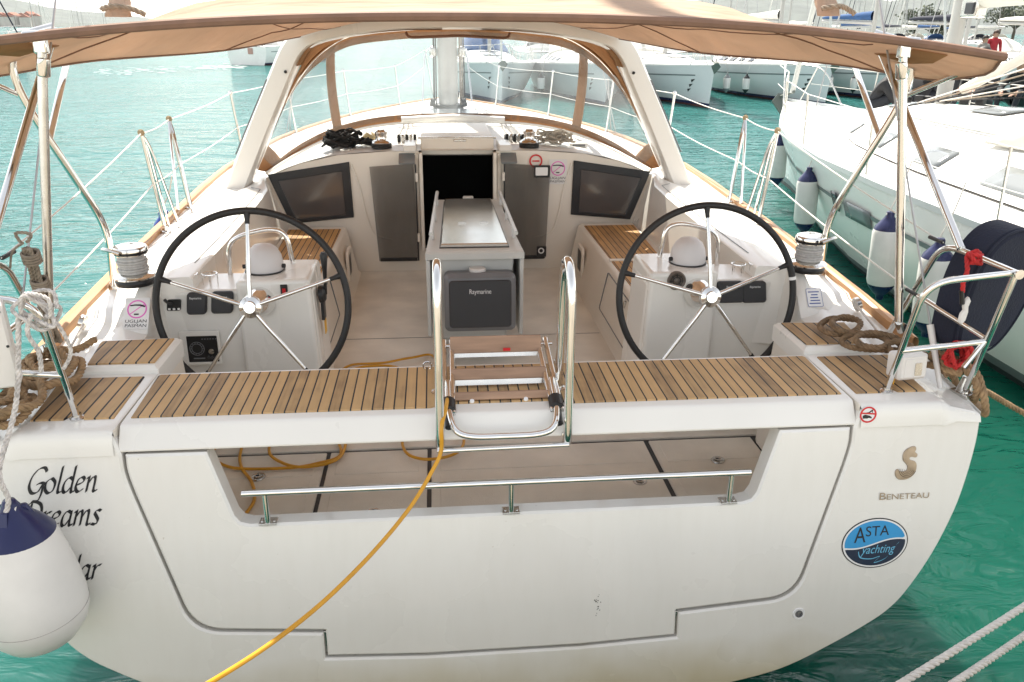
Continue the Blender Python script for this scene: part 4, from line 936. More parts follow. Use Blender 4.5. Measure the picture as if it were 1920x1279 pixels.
# ------------------------------------------------------------------ mast with its lines
mx, my = -.05, 7.45; mz = roof_z(0, my)
rows = [[(mx+.12*math.cos(a), my+.16*math.sin(a), z) for a in [2*math.pi*k/24 for k in range(24)]] for z in (mz, 4, 9, 15.5)]
MAST = MB().grid(rows, cu=True).build('mast', ALU, P)
MB().lathe([(.0, 0), (.19, 0), (.18, .05), (.12, .07)], (mx, my, mz), n=22).build('mast_collar', BLACK, MAST)
for dx, r_ in ((-.17, .012), (-.145, .008), (.155, .014), (.18, .008), (.20, .008)):
    MB().tube([(mx+dx, my-.06, mz+.02), (mx+dx*.6, my-.08, 6)], r_, 6).build('halyard', [GROPE, WROPE, BROPE][int(abs(dx)*100) % 3], MAST)
for s in (-1, 1):
    MB().lathe([(.0, -.03), (.05, -.03), (.05, .03), (.0, .03)], (mx+s*.19, my-.1, mz+.08), (s, 0, .2), 16).build('mast_block', BLACK, MAST)
    MB().box((mx+s*.17, my-.02, mz+.65), (.09, .12, .13)).build('mast_winch', STEELB, MAST, bevel=.03)
    for dx in (.02, .06, .10): MB().tube([(mx+s*(.2+dx), my-.1, mz+.07), (s*(.42+dx), 5.6, roof_z(.5, 5.6)+.02), (s*(.40+dx*1.5), 4.5, roof_z(.5, 4.5)+.02)], .0065, 6).build('deck_line', WROPE, P)
    MB().tube([(s*1.95, 7.3, zs(7.3)), (s*1.15, 7.5, 8)], .006, 6).build('shroud', WIREM, P)
    MB().tube([(s*1.93, 6.9, zs(6.9)), (mx, 7.5, 8)], .005, 6).build('shroud', WIREM, P)
    MB().tube([(s*1.05, 4.9, .62), (s*.75, 6.6, .50), (s*.5, 8.6, .49)], .012, 6).build('handrail', STEEL, P) if False else None
MB().box((-.05, 6.55, roof_z(0, 6.55)+.02), (.62, .55, .04)).build('deck_hatch', GREYG, P, bevel=.012)
for s in (-1, 1): MB().box((s*.95, 6.2, roof_z(.95, 6.2)+.02), (.16, .30, .05)).build('deck_vent', DECKW, P, bevel=.015)
MB().tube([(0, 12.5, .52), (mx, my+.15, 15)], .035, 8).build('furled_genoa', SAILC, P)
# backstays reach the quarters
for s in (-1, 1):
    base = at(1836, 655, 'y', .03) if s > 0 else V((-1.80, .03, .05))
    base = V((s*1.80, .06, -.02)); mb = MB(); mb.tube([base, base+(V((0, 6.9, 15.3))-base)*.06, V((0, 6.9, 15.3))], .0042, 8); BS = mb.build('backstay', WIREM, P)
    mb = MB(); d_ = (V((0, 6.9, 15.3))-base).normalized(); mb.tube([base, base+d_*.26], .012, 10, rr=[.010, .014]); mb.build('backstay_tensioner', FENDW if s > 0 else STEELB, BS)
# ------------------------------------------------------------------ mainsheet arch
AY = 3.72
apts = [(-1.80, .10), (-1.52, .66), (-1.22, 1.235), (-1.0, 1.315), (-.5, 1.385), (0, 1.40)]
apts = apts+[(-x, z) for x, z in apts[:-1]][::-1]
AP = fillet([(x, AY+.05*(1-z), z) for x, z in apts], .16, 7)
rows = []
for i, p in enumerate(AP):
    d = (AP[min(i+1, len(AP)-1)]-AP[max(i-1, 0)]).normalized(); n_ = V((-d.z, 0, d.x))
    w = .078; dp = .13
    rows.append([p+n_*a*w+V((0, b*dp, 0)) for a, b in ((1, -.75), (.75, -1), (-.75, -1), (-1, -.75), (-1, .75), (-.75, 1), (.75, 1), (1, .75))])
AR = MB().grid(rows, cu=True).build('mainsheet_arch', GEL, P, angle=40)
for s in (-1, 1):                                          # bolt-rope track, and the foot moulding
    a, b = V((s*1.735, AY-.087, .42)), V((s*1.44, AY-.128, .97))
    MB().tube([a, b], .006, 6).build('arch_track', GREY, AR)
    MB().box((s*1.79, AY+.06, .115), (.24, .36, .05), Matrix.Rotation(s*.0, 3, 'Z')).build('arch_foot', GEL, AR, bevel=.02)
    MB().lathe([(.0, 0), (.012, 0), (.010, .012), (.0, .014)], (s*1.30, AY-.135, 1.02), (0, -1, 0), 12).build('track_stop', BLACK, AR)
    # inner upholstered trim on the arch
    rows = []
    for p in AP:
        if p.z < .95 or p.x*s < .15: continue
        d = V((p.x, 0, p.z-.5)).normalized(); q = p-V((d.x, 0, d.z))*.082
        rows.append([q+V((0, -.115, 0)), q+V((0, .125, 0))])
    MB().grid(rows).build('arch_lining', SPRAY, AR, solid=.004)
# ------------------------------------------------------------------ sprayhood
def sym(pts, n=10):
    h = cr(pts, n); return [V((-p.x, p.y, p.z)) for p in h[::-1]][:-1]+h
BASE = sym([(0, 5.55, .455), (.6, 5.42, .45), (1.12, 5.02, .40), (1.42, 4.5, .28), (1.58, 3.98, .17)], 10)
for p in BASE: p.z = roof_z(p.x, p.y)+.035 if p.y < 9.5 else p.z
TOP = sym([(0, 4.75, 1.345), (.6, 4.68, 1.315), (1.0, 4.50, 1.235), (1.32, 4.12, .92), (1.66, 3.86, .24)], 10)
ATOP = sym([(0, AY+.1, 1.355), (.5, AY+.1, 1.34), (.95, AY+.1, 1.26), (1.18, AY+.1, 1.10), (1.70, AY+.1, .16)], 10)
NS = len(BASE)
def surf(i, t, off=0.):
    """the windscreen cloth: i along the hood (0..NS-1, fractional), t from base to top"""
    k = min(int(i), NS-2); f = i-k
    b = BASE[k].lerp(BASE[k+1], f); c = TOP[k].lerp(TOP[k+1], f); p = b.lerp(c, t)
    o = V((p.x*.55, (p.y-3.9), .35)).normalized()
    return p+o*(.05*math.sin(math.pi*t)+off)
def patch(name, i0, i1, t0, t1, M, off, parent, ni=26, ntt=6, solid=0.):
    rows = [[surf(lerp(i0(t), i1(t), a/ni), lerp(t0(a/ni), t1(a/ni), t), off) for a in range(ni+1)] for t in [k/ntt for k in range(ntt+1)]]
    return MB().grid(rows).build(name, M, parent, angle=70, solid=solid)
k_ = lambda v: (lambda *a: v)
E0, E1 = 0, NS-1
rows = []
for t in (0, .2, .4, .6, .8, 1.0):
    row = []
    for i in range(NS):
        p = TOP[i].lerp(ATOP[i], t); sag = .035*math.sin(math.pi*t)*(1-abs(2*i/(NS-1)-1)**3); row.append(p+V((0, 0, -sag+.012)))
    rows.append(row)
HOOD = MB().grid(rows).build('sprayhood', SPRAY, P, angle=70, solid=.005)
sI = 24.5
patch('hood_hem', k_(E0), k_(E1), k_(0), k_(.085), SPRAY, .004, HOOD, 60, 2, .006)
patch('hood_header', k_(E0), k_(E1), lambda a: .90-.05*abs(2*a-1), k_(1.01), SPRAY, .004, HOOD, 60, 3, .006)
mid = (NS-1)/2
iv = 13.2
for s in (-1, 1):
    patch('hood_strap', k_(mid+s*20.4), k_(mid+s*18.9), k_(.02), k_(.97), SPRAY, .007, HOOD, 3, 10, .006) if False else None
    def iv0(t, s=s): return mid+s*lerp(19.0, 20.6, t)
    def iv1(t, s=s): return mid+s*lerp(20.7, 22.4, t)
    patch('hood_strap', iv0, iv1, k_(.02), k_(.97), SPRAY, .008, HOOD, 3, 10, .006)
    # cloth wings at the after corners
    def w0(t, s=s): return mid+s*lerp(34, 36.5, t)
    patch('hood_wing', w0, k_(mid+s*(mid)), k_(.0), k_(1.0), SPRAY, .006, HOOD, 6, 8, .005)
WIN = patch('hood_window', k_(mid-19.8), k_(mid+19.8), k_(.03), k_(.95), VINYL, 0., HOOD, 40, 10)
for s in (-1, 1):
    a, b = mid+s*19.8, mid+s*37
    patch('hood_window', k_(min(a, b)), k_(max(a, b)), k_(.03), k_(.95), VINYL, 0., HOOD, 20, 10)
# hoops and the grab handle under the hood's leading edge
MB().tube([p+V((0, -.02, -.012)) for p in TOP], .011, 8).build('hood_hoop', STEEL, HOOD)
MB().tube(fillet([V((-.44, 4.58, 1.29)), V((-.42, 4.54, 1.25)), V((0, 4.60, 1.268)), V((.42, 4.54, 1.25)), V((.44, 4.58, 1.29))], .05, 5), .012, 8).build('hood_handle', CANVASD, HOOD)
MB().tube([p+V((0, -.05, .0)) for p in BASE], .014, 8).build('hood_rail', GEL, HOOD)
# ------------------------------------------------------------------ bimini
BY = .33
def b_edge(v):
    x = interp([(0, 1.97), (.12, 2.06), (.3, 2.06), (.5, 1.80), (.75, 1.46), (1, 1.17)], v)
    y = interp([(0, BY+.02), (.12, .58), (.3, .98), (.5, 1.45), (.75, 2.30), (1, 3.56)], v)
    z = interp([(0, 1.245), (.12, 1.165), (.3, 1.125), (.5, 1.175), (.75, 1.195), (1, 1.265)], v)
    return x, y, z
def b_mid(v): return interp([(0, BY), (.3, 1.3), (.6, 2.3), (1, AY-.12)], v), interp([(0, 1.372), (.15, 1.45), (.35, 1.535), (.6, 1.55), (.85, 1.47), (1, 1.415)], v)
NV, NU = 26, 56; rows = []
for j in range(NV+1):
    v = j/NV; ex, ey, ez = b_edge(v); my_, mz_ = b_mid(v); row = []
    for i in range(NU+1):
        u = -1+2*i/NU; a = abs(u)
        z = mz_+(ez-mz_)*(a**2.3); y = my_+(ey-my_)*a**2
        wr = .026*noise.noise(V((u*2.2, v*5, 1.3)))+.022*noise.noise(V((u*5.5+v*7, v*3-u*2, 7.7)))+.008*noise.noise(V((u*16-v*9, v*7, 2.7)))
        wr *= (1+1.1*v); wr *= math.sin(math.pi*min(1, max(0, v*1.02)))**.5 * (1-a**6)
        sg = -.020*math.sin(math.pi*((v*3) % 1))*(1-a**4)
        row.append((u*ex, y, z+wr+sg))
    rows.append(row)
BIM = MB().grid(rows).build('bimini', CANVAS, P, angle=80, solid=.004)
# hems: rolled binding all round, sleeve seams over the hoops
E_ = rows[0]
seg_l = [V(p) for p in E_]
MB().tube([p+V((0, -.006, -.006)) for p in seg_l], .017, 8).build('aft_hem', CANVASD, BIM)
for s in (0, -1):
    MB().tube([V(r[s]) for r in rows], .008, 6).build('side_hem', CANVASD, BIM)
for j in (10, 20):
    MB().tube([V(p)+V((0, 0, -.005)) for p in rows[j]], .0035, 5).build('canvas_seam', CANVASD, BIM)
for i in (7, NU-7):
    MB().tube([V(r[i])+V((0, 0, -.004)) for r in rows[2:]], .003, 5).build('canvas_seam', CANVASD, BIM)
for s in (-1, 1):
    # reinforcing patch and clear tab under the after corner
    i0 = 4 if s < 0 else NU-4
    q = [V(rows[jj][ii])+V((0, 0, -.008)) for jj in (1, 3, 5) for ii in (i0-1, i0, i0+1)]
    MB().grid([q[0:3], q[3:6], q[6:9]]).build('corner_patch', SPRAY, BIM, solid=.003)
    # gathered sleeves where the backstays pass through
    c = V((s*1.16, 1.35, 1.46)); mb = MB()
    c = at(217 if s < 0 else 1556, 8, 'y', 1.15)
    rr_ = [];
    for t_ in range(7):
        a_ = t_/6; rr_.append([c+V((0, .02*t_, -.05+.17*a_))+V((math.cos(k*math.pi/8), math.sin(k*math.pi/8), 0))*(.040+.010*math.sin(k*1.7+t_)+.018*(a_-.5)**2) for k in range(16)])
    mb.grid(rr_, cu=True).build('backstay_sleeve', CANVAS, BIM, angle=80, solid=.004)
    MB().strand(cr([c+V((-.05, -.03, -.02)), c+V((.0, -.06, -.01)), c+V((.06, -.03, -.015)), c+V((.12, -.01, -.04))], 6), .012, 6, 6).build('sleeve_tie', GROPE, BIM)
# frame tubes
FRM = []
for s in (-1, 1):
    def S_(p, s=s): return V((s*p.x, p.y, p.z))
    pb = at(1685, 602, 'y', .30); ptp = at(1691, 118, 'y', .36)
    pb, ptp = S_(pb), S_(ptp)
    po = MB().tube([pb, ptp+V((0, 0, .03))], .0165, 16).build('bimini_post', STEELB if s < 0 else STEEL, P)
    mb = MB(); d_ = (ptp-pb).normalized()
    mb.lathe([(.0185, -.06), (.0225, -.055), (.0225, .0), (.0185, .004)], ptp, d_, 14); mb.build('post_collar', STEEL, po)
    mb = MB(); mb.box(ptp+V((0, 0, .055)), (.045, .03, .075)); mb.lathe([(.0, -.045), (.014, -.045), (.017, 0), (.014, .045), (.0, .045)], ptp+V((0, -.02, .078)), (1, 0, 0), 14); mb.build('post_bracket', STEEL, po, bevel=.006)
    MB().tube([pb+V((0, 0, -.005)), pb+V((s*.03, .02, -.05)), pb+V((s*.045, .02, -.02))], .017, 8).build('post_clamp', STEEL, po)
    # main hoop leg, swept up from the gunwale and curling into the canopy
    f = at(1537, 512, 'z', .10); bd = at(1554, 408, 'y', 1.10); up1 = at(1690, 192, 'y', .92); up2 = at(1714, 128, 'y', .90); tp_ = at(1697, 78, 'y', .92)
    pth = fillet([f, bd, up1, up2, tp_, at(1640, 62, 'y', 1.0)], .14, 7)
    MB().tube([S_(p) for p in pth], .0165, 12).build('hoop_leg', STEEL, P)
    MB().lathe([(.0, -.02), (.028, -.02), (.028, 0), (.018, .03)], S_(f), n=14).build('hoop_hinge', STEELB, P)
    MB().tube([S_(at(1640, 68, 'y', .95)), S_(at(1802, 466, 'x', 1.76))], .0155, 12).build('fore_strut', STEEL, P)
    MB().tube([S_(at(1586, 78, 'y', 1.6)), S_(at(1649, 256, 'y', .985))], .0145, 12).build('after_strut', STEEL, P)
    MB().tube([S_(at(1698, 179, 'y', .92)), S_(at(1797, 138, 'y', .72))], .012, 10).build('wing_brace', STEEL, P)
# ------------------------------------------------------------------ lettering and marks on the stern
GL = {
 'G': (1.15, [[(1.15, 1.45), (.95, 1.72), (.55, 1.6), (.2, 1.1), (.1, .5), (.35, .05), (.75, .12), (1.0, .6), (1.02, .1), (.85, -.45), (.45, -.5)], [(.62, .62), (.9, .72), (1.2, .62)]]),
 'o': (.82, [[(.42, 1.0), (.1, .75), (.06, .3), (.32, 0), (.62, .2), (.68, .7), (.42, 1.0)]]),
 'l': (.40, [[(.22, 1.75), (.17, 1.0), (.12, .15), (.24, .0), (.38, .12)]]),
 'd': (.86, [[(.66, .85), (.4, 1.0), (.1, .65), (.08, .15), (.3, 0), (.62, .4)], [(.70, 1.75), (.66, .9), (.63, .12), (.75, 0), (.86, .12)]]),
 'e': (.72, [[(.1, .48), (.42, .6), (.58, .82), (.42, 1.0), (.15, .8), (.06, .3), (.28, 0), (.6, .22)]]),
 'n': (.86, [[(.02, .85), (.16, 1.0), (.14, .5), (.12, 0)], [(.14, .5), (.4, .95), (.58, .95), (.6, .5), (.58, .1), (.7, 0), (.84, .14)]]),
 'r': (.62, [[(.02, .85), (.16, 1.0), (.14, .5), (.12, 0)], [(.14, .5), (.34, .92), (.58, .98)]]),
 'a': (.84, [[(.62, .88), (.36, 1.0), (.1, .65), (.08, .15), (.28, 0), (.6, .5)], [(.64, 1.0), (.61, .5), (.60, .1), (.72, 0), (.84, .14)]]),
 'm': (1.26, [[(.02, .85), (.16, 1.0), (.14, .5), (.12, 0)], [(.14, .5), (.38, .95), (.54, .92), (.55, .4), (.53, 0)], [(.55, .5), (.8, .95), (.98, .95), (1.0, .5), (.98, .1), (1.1, 0), (1.24, .14)]]),
 's': (.60, [[(.56, .92), (.36, 1.0), (.16, .82), (.32, .55), (.46, .3), (.34, .02), (.04, .08)]]),
 'D': (1.22, [[(.38, 1.6), (.3, .8), (.24, .02)], [(.02, 1.45), (.5, 1.72), (1.0, 1.5), (1.12, .85), (.9, .25), (.5, 0), (.06, .06)]]),
 'Z': (1.1, [[(.1, 1.5), (.4, 1.68), (1.0, 1.62), (.55, .8), (.05, .06), (.5, .1), (1.05, .02)]]),
}
def script(word, fr, xh, right, base, sx=.89, shear=.28, nib=.25, ang=42):
    """broad-nib italic: every stroke is swept by a slanted pen edge"""
    wid = sum(GL[c][0] for c in word)*sx*xh; x0 = right-wid; mb = MB(); nx, ny = nib*.5*math.cos(math.radians(ang))*xh, nib*.5*math.sin(math.radians(ang))*xh; lay = 0
    for ch in word:
        w, strokes = GL[ch]
        for st in strokes:
            P2 = cr([(p[0], p[1], 0) for p in st], 7); lay += 1
            q = [(x0+p.x*sx*xh+shear*p.y*xh, base+p.y*xh) for p in P2]; h_ = .0012+.00005*lay
            rows = [[fr(a-nx, b-ny, h_) for a, b in q], [fr(a+nx, b+ny, h_) for a, b in q]]
            mb.grid(rows)
            t2 = [[fr(a-nx*.25-.0012, b-ny*.25+.0012, h_+.00002) for a, b in q], [fr(a+nx*.25+.0012, b+ny*.25-.0012, h_+.00002) for a, b in q]]; mb.grid(t2)
        x0 += w*sx*xh
    return mb
xh = .056
TP0 = lambda px, py: (lambda d: TF.to(CP+d*((TF.o-CP).dot(TF.n)/d.dot(TF.n))))((px-960)/FPX*R_-(py-639.5)/FPX*U_+F_)
for w, px, py in (('Golden', 182, 921), ('Dreams', 186, 983), ('Zadar', 186, 1085)):
    rp = TP0(px, py); script(w, TF, xh, rp[0], rp[1]).build('name_lettering', INK, P, smooth=False)
# charter company's oval
a, b = TF.to(at(1577, 1027, 'y', -.2)), None
def TP(px, py):
    d = (px-960)/FPX*R_ - (py-639.5)/FPX*U_ + F_; t = (TF.o-CP).dot(TF.n)/d.dot(TF.n); return TF.to(CP+d*t)
cc = TP(1640, 1018); e1, e2 = TP(1702, 1008), TP(1637, 972)
rx = math.hypot(e1[0]-cc[0], e1[1]-cc[1]); ry = math.hypot(e2[0]-cc[0], e2[1]-cc[1])
BF = Fr(TF(cc[0], cc[1]), TF.u+TF.v*.02, TF.v)
BD = MB().prism(BF, ell(0, 0, rx, ry, 56), d=.0016, front=.0016, back=False).build('oval_sticker', INK, P, smooth=False)
MB().prism(BF, ell(0, 0, rx*.968, ry*.96, 56), d=.0006, front=.0022, back=False).build('sticker_ring', WHITEP, BD, smooth=False)
i_ = ell(0, 0, rx*.915, ry*.90, 56)
wave = [(x, .018*math.sin(-x/rx*2.6)*-1.0-.004) for x in [lerp(-rx*.9, rx*.9, k/20) for k in range(21)]]
wv = lambda x: .16*ry*math.sin(x/rx*2.5)-.02*ry
hi = [p for p in i_ if p[1] >= wv(p[0])+.028*ry]; lo = [p for p in i_ if p[1] <= wv(p[0])-.028*ry]
hi.sort(key=lambda p: -p[0]); lo.sort(key=lambda p: p[0])
hiP = sorted([p for p in hi], key=lambda p: math.atan2(p[1]+.3*ry, p[0])); loP = sorted([p for p in lo], key=lambda p: math.atan2(-(p[1]-.3*ry), p[0]))
wx = [lerp(-.90*rx, .90*rx, k/24) for k in range(25)]
hp = hiP+[(x, wv(x)+.03*ry) for x in wx if min(q[0] for q in hi) < x < max(q[0] for q in hi)]
lp = loP+[(x, wv(x)-.03*ry) for x in wx if min(q[0] for q in lo) < x < max(q[0] for q in lo)]
MB().prism(BF, hp, d=.0005, front=.0028, back=False).build('sticker_sky', LBLUE, BD, smooth=False)
MB().prism(BF, lp, d=.0005, front=.0028, back=False).build('sticker_sea', DBLUE, BD, smooth=False)
text('A', BF, ry*.62, INK, BD, 'sticker_lettering', rx*.34, .0036, 'LEFT', x=-.64*rx, y=.07*ry)
text('STA', BF, ry*.40, INK, BD, 'sticker_lettering', rx*.70, .0036, 'LEFT', x=-.30*rx, y=.30*ry)
mb = script('r', BF, ry*.2, 0, 0)
text('yachting', BF, ry*.34, CBLUE, BD, 'sticker_lettering', rx*1.05, .0036, 'CENTER', shear=.35, x=.10*rx, y=-.40*ry)
mb = MB(); L2 = cr([(-.5*rx, -.30*ry, 0), (-.42*rx, -.55*ry, 0), (-.1*rx, -.62*ry, 0), (.15*rx, -.55*ry, 0), (.0, -.78*ry, 0), (.35*rx, -.62*ry, 0), (.62*rx, -.15*ry, 0), (.72*rx, -.02*ry, 0)], 8)
mb.grid([[BF(p.x, p.y-.008*ry-.0008, .0036) for p in L2], [BF(p.x+.02*rx, p.y+.012*ry+.0008, .0036) for p in L2]]); mb.build('sticker_flourish', CBLUE, BD, smooth=False)
# seahorse emblem and the builder's lettering
ec = TP(1699, 868); s_ = (TP(1699, 836)[1]-TP(1699, 898)[1])/2
EF = Fr(TF(ec[0], ec[1]), TF.u, TF.v)
sea = [(p.x, p.y) for p in cr([(x, y, 0) for x, y in [(0.15, 0.963), (0.4, 0.988), (0.475, 0.812), (0.425, 0.662), (0.575, 0.512), (0.525, 0.325), (0.275, 0.362), (0.15, 0.312), (0.2, 0.188), (0.475, 0.087), (0.6, -0.188), (0.55, -0.562), (0.35, -0.85), (0.0, -1.0), (-0.375, -0.963), (-0.575, -0.713), (-0.588, -0.438), (-0.45, -0.338), (-0.35, -0.463), (-0.125, -0.5), (0.05, -0.412), (0.075, -0.212), (-0.05, -0.013), (-0.2, 0.163), (-0.25, 0.463), (-0.15, 0.75)]], 3, closed=True)]
EM = MB().prism(EF, [(x*s_*1.05, y*s_) for x, y in sea], d=.004, bev=.0012, front=.004, back=False).build('seahorse_emblem', EMBLEM, P, angle=20)
mb = MB()
for k in range(4):
    r0 = .20+.10*k; L2 = [(.08+r0*math.cos(a)*1.0, -.36+r0*math.sin(a)) for a in [math.radians(lerp(175, 345, i/14)) for i in range(15)]]
    mb.grid([[EF(x*s_*1.05, y*s_, .0047) for x, y in L2], [EF((x*.94+.005)*s_*1.05, (y*.94-.02)*s_, .0047) for x, y in L2]])
mb.build('emblem_lines', mat('emblem_shade', (.09, .065, .045), .4, .6), EM, smooth=False)
w0, w1 = TP(1648, 937), TP(1741, 928)
BFR = Fr(TF(w0[0], w0[1]), TF.u, TF.v); wd = w1[0]-w0[0]
text('B', BFR, .030, EMBLEM, EM, 'emblem_lettering', wd*.125, .004); text('ENETEAU', BFR, .023, EMBLEM, EM, 'emblem_lettering', wd*.855, .004, x=wd*.145)
# no-shoes sign on the starboard quarter
nc = TP(1627, 767); NF = Fr((1.400, yt(-.036)-.0078, -.036), TF.u, (0, .13, 1)); rn = .034
NS_ = MB().prism(NF, ell(0, 0, rn, rn*.98, 36), d=.001, front=.0012, back=False).build('no_shoes_sign', WHITEP, P, smooth=False)
shoe = [(-.6, -.45), (-.05, -.45), (.1, -.38), (.42, -.45), (.42, -.52), (.46, -.3), (.2, -.12), (-.1, -.05), (-.35, .02), (-.62, -.1)]
heel = [(-.35, .25), (.05, .30), (.40, .58), (.55, .60), (.50, .42), (.52, .2), (.46, .2), (.40, .38), (.15, .18), (-.30, .16)]
mb = MB(); mb.prism(NF, [(x*rn, y*rn) for x, y in shoe], d=.0004, front=.0018, back=False); mb.prism(NF, [(x*rn, y*rn) for x, y in heel], d=.0004, front=.0018, back=False); mb.build('shoe_marks', INK, NS_, smooth=False)
mb = MB(); mb.prism(NF, ell(0, 0, rn*.98, rn*.96, 36), [ell(0, 0, rn*.78, rn*.77, 36)], d=.0004, front=.0024, back=False); mb.prism(NF, [(-.8*rn, .30*rn), (-.8*rn, .12*rn), (.8*rn, -.02*rn), (.8*rn, .16*rn)], d=.0004, front=.0022, back=False); mb.build('red_ring', REDP, NS_, smooth=False)
# pink-ringed anchor-line stickers, one by the port winch and one by the companionway
def island_sticker(fr, w, parent):
    r = w*.40
    B = MB().prism(fr, rrect(0, -.06*w, w, w*1.36, .004), d=.0008, front=.001, back=False).build('route_sticker', mat('sticker_white', (.74, .72, .70), .4), parent, smooth=False)
    mb = MB(); mb.prism(fr, ell(0, w*.12, r, r, 40), [ell(0, w*.12, r*.85, r*.85, 40)], d=.0004, front=.0016, back=False)
    for a in (38, ): c, s__ = math.cos(math.radians(a)), math.sin(math.radians(a)); mb.prism(fr, [(x*c-y*s__, w*.12+x*s__+y*c) for x, y in ((-r*.9, -r*.05), (r*.9, -r*.05), (r*.9, r*.05), (-r*.9, r*.05))], d=.0004, front=.0014, back=False)
    mb.build('pink_ring', PINK, B, smooth=False)
    mb = MB(); mb.prism(fr, [(-.30*w, .30*w), (-.1*w, .33*w), (.12*w, .33*w), (.34*w, .26*w), (.3*w, .20*w), (.1*w, .26*w), (-.1*w, .27*w), (-.28*w, .25*w)], d=.0004, front=.0021, back=False); mb.prism(fr, rrect(-.01*w, -.10*w, .2*w, .06*w, .02*w), d=.0004, front=.0021, back=False); mb.build('bridge_mark', INK, B, smooth=False)
    text('UGLJAN', fr, w*.13, INK, B, 'sticker_lettering', w*.86, .002, 'CENTER', y=-w*.46, shear=.05); text('PASMAN', fr, w*.13, INK, B, 'sticker_lettering', w*.86, .002, 'CENTER', y=-w*.65, shear=.05)
e1 = V((0, .86, -.005)); e2 = V((0, 1.0, .185)); n_ = (e2-e1)
c = at(257, 585, 'y', .925); c = V((c.x, .86+.14*(c.z+.005)/.19-.006, c.z))
island_sticker(Fr(c, (1, -.02, 0), n_), .112, P)
island_sticker(Fr((.785, 3.893, .235), (1, 0, 0), (0, 0, 1)), .15, P)
mb = MB(); fr = Fr((.60, 3.893, .315), (1, 0, 0), (0, 0, 1)); mb.prism(fr, ell(0, 0, .055, .055, 32), [ell(0, 0, .042, .042, 32)], d=.001, front=.0015, back=False); mb.prism(fr, rrect(0, 0, .06, .012, .002), d=.001, front=.0012, back=False); mb.build('red_notice', REDP, P, smooth=False)
c = at(1524, 556, 'y', .94); c = V((c.x, .86+.14*(c.z+.005)/.19-.006, c.z)); fr = Fr(c, (1, .02, 0), n_)
B = MB().prism(fr, rrect(0, 0, .082, .098, .008), d=.0008, front=.001, back=False).build('notice_sticker', WHITEP, P, smooth=False)
mb = MB(); mb.prism(fr, rrect(0, 0, .080, .096, .008), [rrect(0, 0, .076, .092, .007)], d=.0003, front=.0016, back=False)
for k in range(5): mb.prism(fr, rrect(-.002+.003*(k % 2), .030-.015*k, .058-.008*((k*3) % 4), .0055, .001, 1), d=.0003, front=.0016, back=False)
mb.build('notice_lines', INKB, B, smooth=False)
# ------------------------------------------------------------------ ropes, hose, fenders and other loose things aboard
def hang_fender(name, label, top, L, r, group=None, tilt=(0, 0), rope_to=None, ropeM=WROPE, bottomM=NAVYP, topM=NAVYP):
    """long fender: white body with navy ends, hung by its top eye (built about its own top)"""
    t = thing(name, label, 'fender', top, group, local=True); t.rotation_euler = (tilt[0], tilt[1], 0)
    e = r*1.25
    b = MB().lathe([(r*.93, -e), (r, -e-.03), (r, -L*.5), (r*.995, -L+e+.03), (r*.93, -L+e)], n=28).build('body', FENDW, t, angle=60)
    c = MB().lathe([(.0, 0), (.03, -.004), (.036, -.02), (.036, -.045), (r*.55, -e*.55), (r*.86, -e*.85), (r*.935, -e-.012)], n=28).build('top_cap', topM, t, angle=60)
    MB().lathe([(r*.935, -L+e+.012), (r*.86, -L+e*.85), (r*.5, -L+e*.45), (.036, -L+.045), (.03, -L+.01), (.0, -L)], n=28).build('bottom_cap', bottomM, t, angle=60)
    MB().tube([V((-.037, 0, -.022)), V((.037, 0, -.022))], .011, 10).build('eyelet', FENDW, t)
    if rope_to is not None:
        q = V(rope_to)-V(top); MB().tube(cr([V((0, .0, -.03)), V((0, 0, .02)), q*.5+V((.01, 0, 0)), q], 6), .006, 6).build('lanyard', ropeM, t)
    return t
# round buoy at the port quarter
bc = at(67, 1136, 'y', -.345); Rb = .165; ztop = bc.z+.425
BU = thing('buoy_fender', 'big round white buoy fender with a navy blue top hanging over the port quarter lettering', 'fender', bc, local=True)
h = ztop-bc.z
pr_ = [(.0, -Rb), (Rb*.35, -Rb*.95), (Rb*.7, -Rb*.73), (Rb*.92, -Rb*.42), (Rb, -.02), (Rb*.99, Rb*.22), (Rb*.955, Rb*.55), (Rb*.885, Rb*.95), (Rb*.80, Rb*1.35), (Rb*.70, Rb*1.78)]
MB().lathe([(p[0], p[1]) for p in pr_], n=48).build('ball', FENDW, BU, angle=80)
MB().lathe([(Rb*.702, Rb*1.778), (Rb*.56, h*.77), (Rb*.36, h*.86), (Rb*.2, h*.93), (.024, h*.97), (.018, h), (.0, h)], n=40).build('cap', NAVYP, BU, angle=80)
for k in range(3): MB().hexa([V((math.cos(a)*Rb*.56, math.sin(a)*Rb*.56, h*.70))+V((-math.sin(a), math.cos(a), 0))*q for a, q in [(k*2.09+.5, -.016), (k*2.09+.5, .016)]]+[V((0, 0, h*.7))+V((0, .01, 0)), V((0, 0, h*.7))+V((0, -.01, 0))], [V((math.cos(a)*.045, math.sin(a)*.045, h*.94))+V((-math.sin(a), math.cos(a), 0))*q for a, q in [(k*2.09+.5, -.012), (k*2.09+.5, .012)]]+[V((0, .01, h*.94)), V((0, -.01, h*.94))]).build('cap_rib', NAVYP, BU, bevel=.006)
MB().tube([V((-.026, -.012, h-.028)), V((.026, -.012, h-.028))], .009, 10).build('eyelet', FENDW, BU)
MB().tube([V((Rb*1.0005*math.cos(a), Rb*1.0005*math.sin(a), -.005+.006*math.sin(a))) for a in [i*math.pi/40 for i in range(80)]], .0011, 5, closed=True).build('ball_seam', mat('grimy_seam', (.42, .38, .36), .6, var=.3, vscale=18), BU)
rt_ = at(40, 585, 'y', -.20)-bc
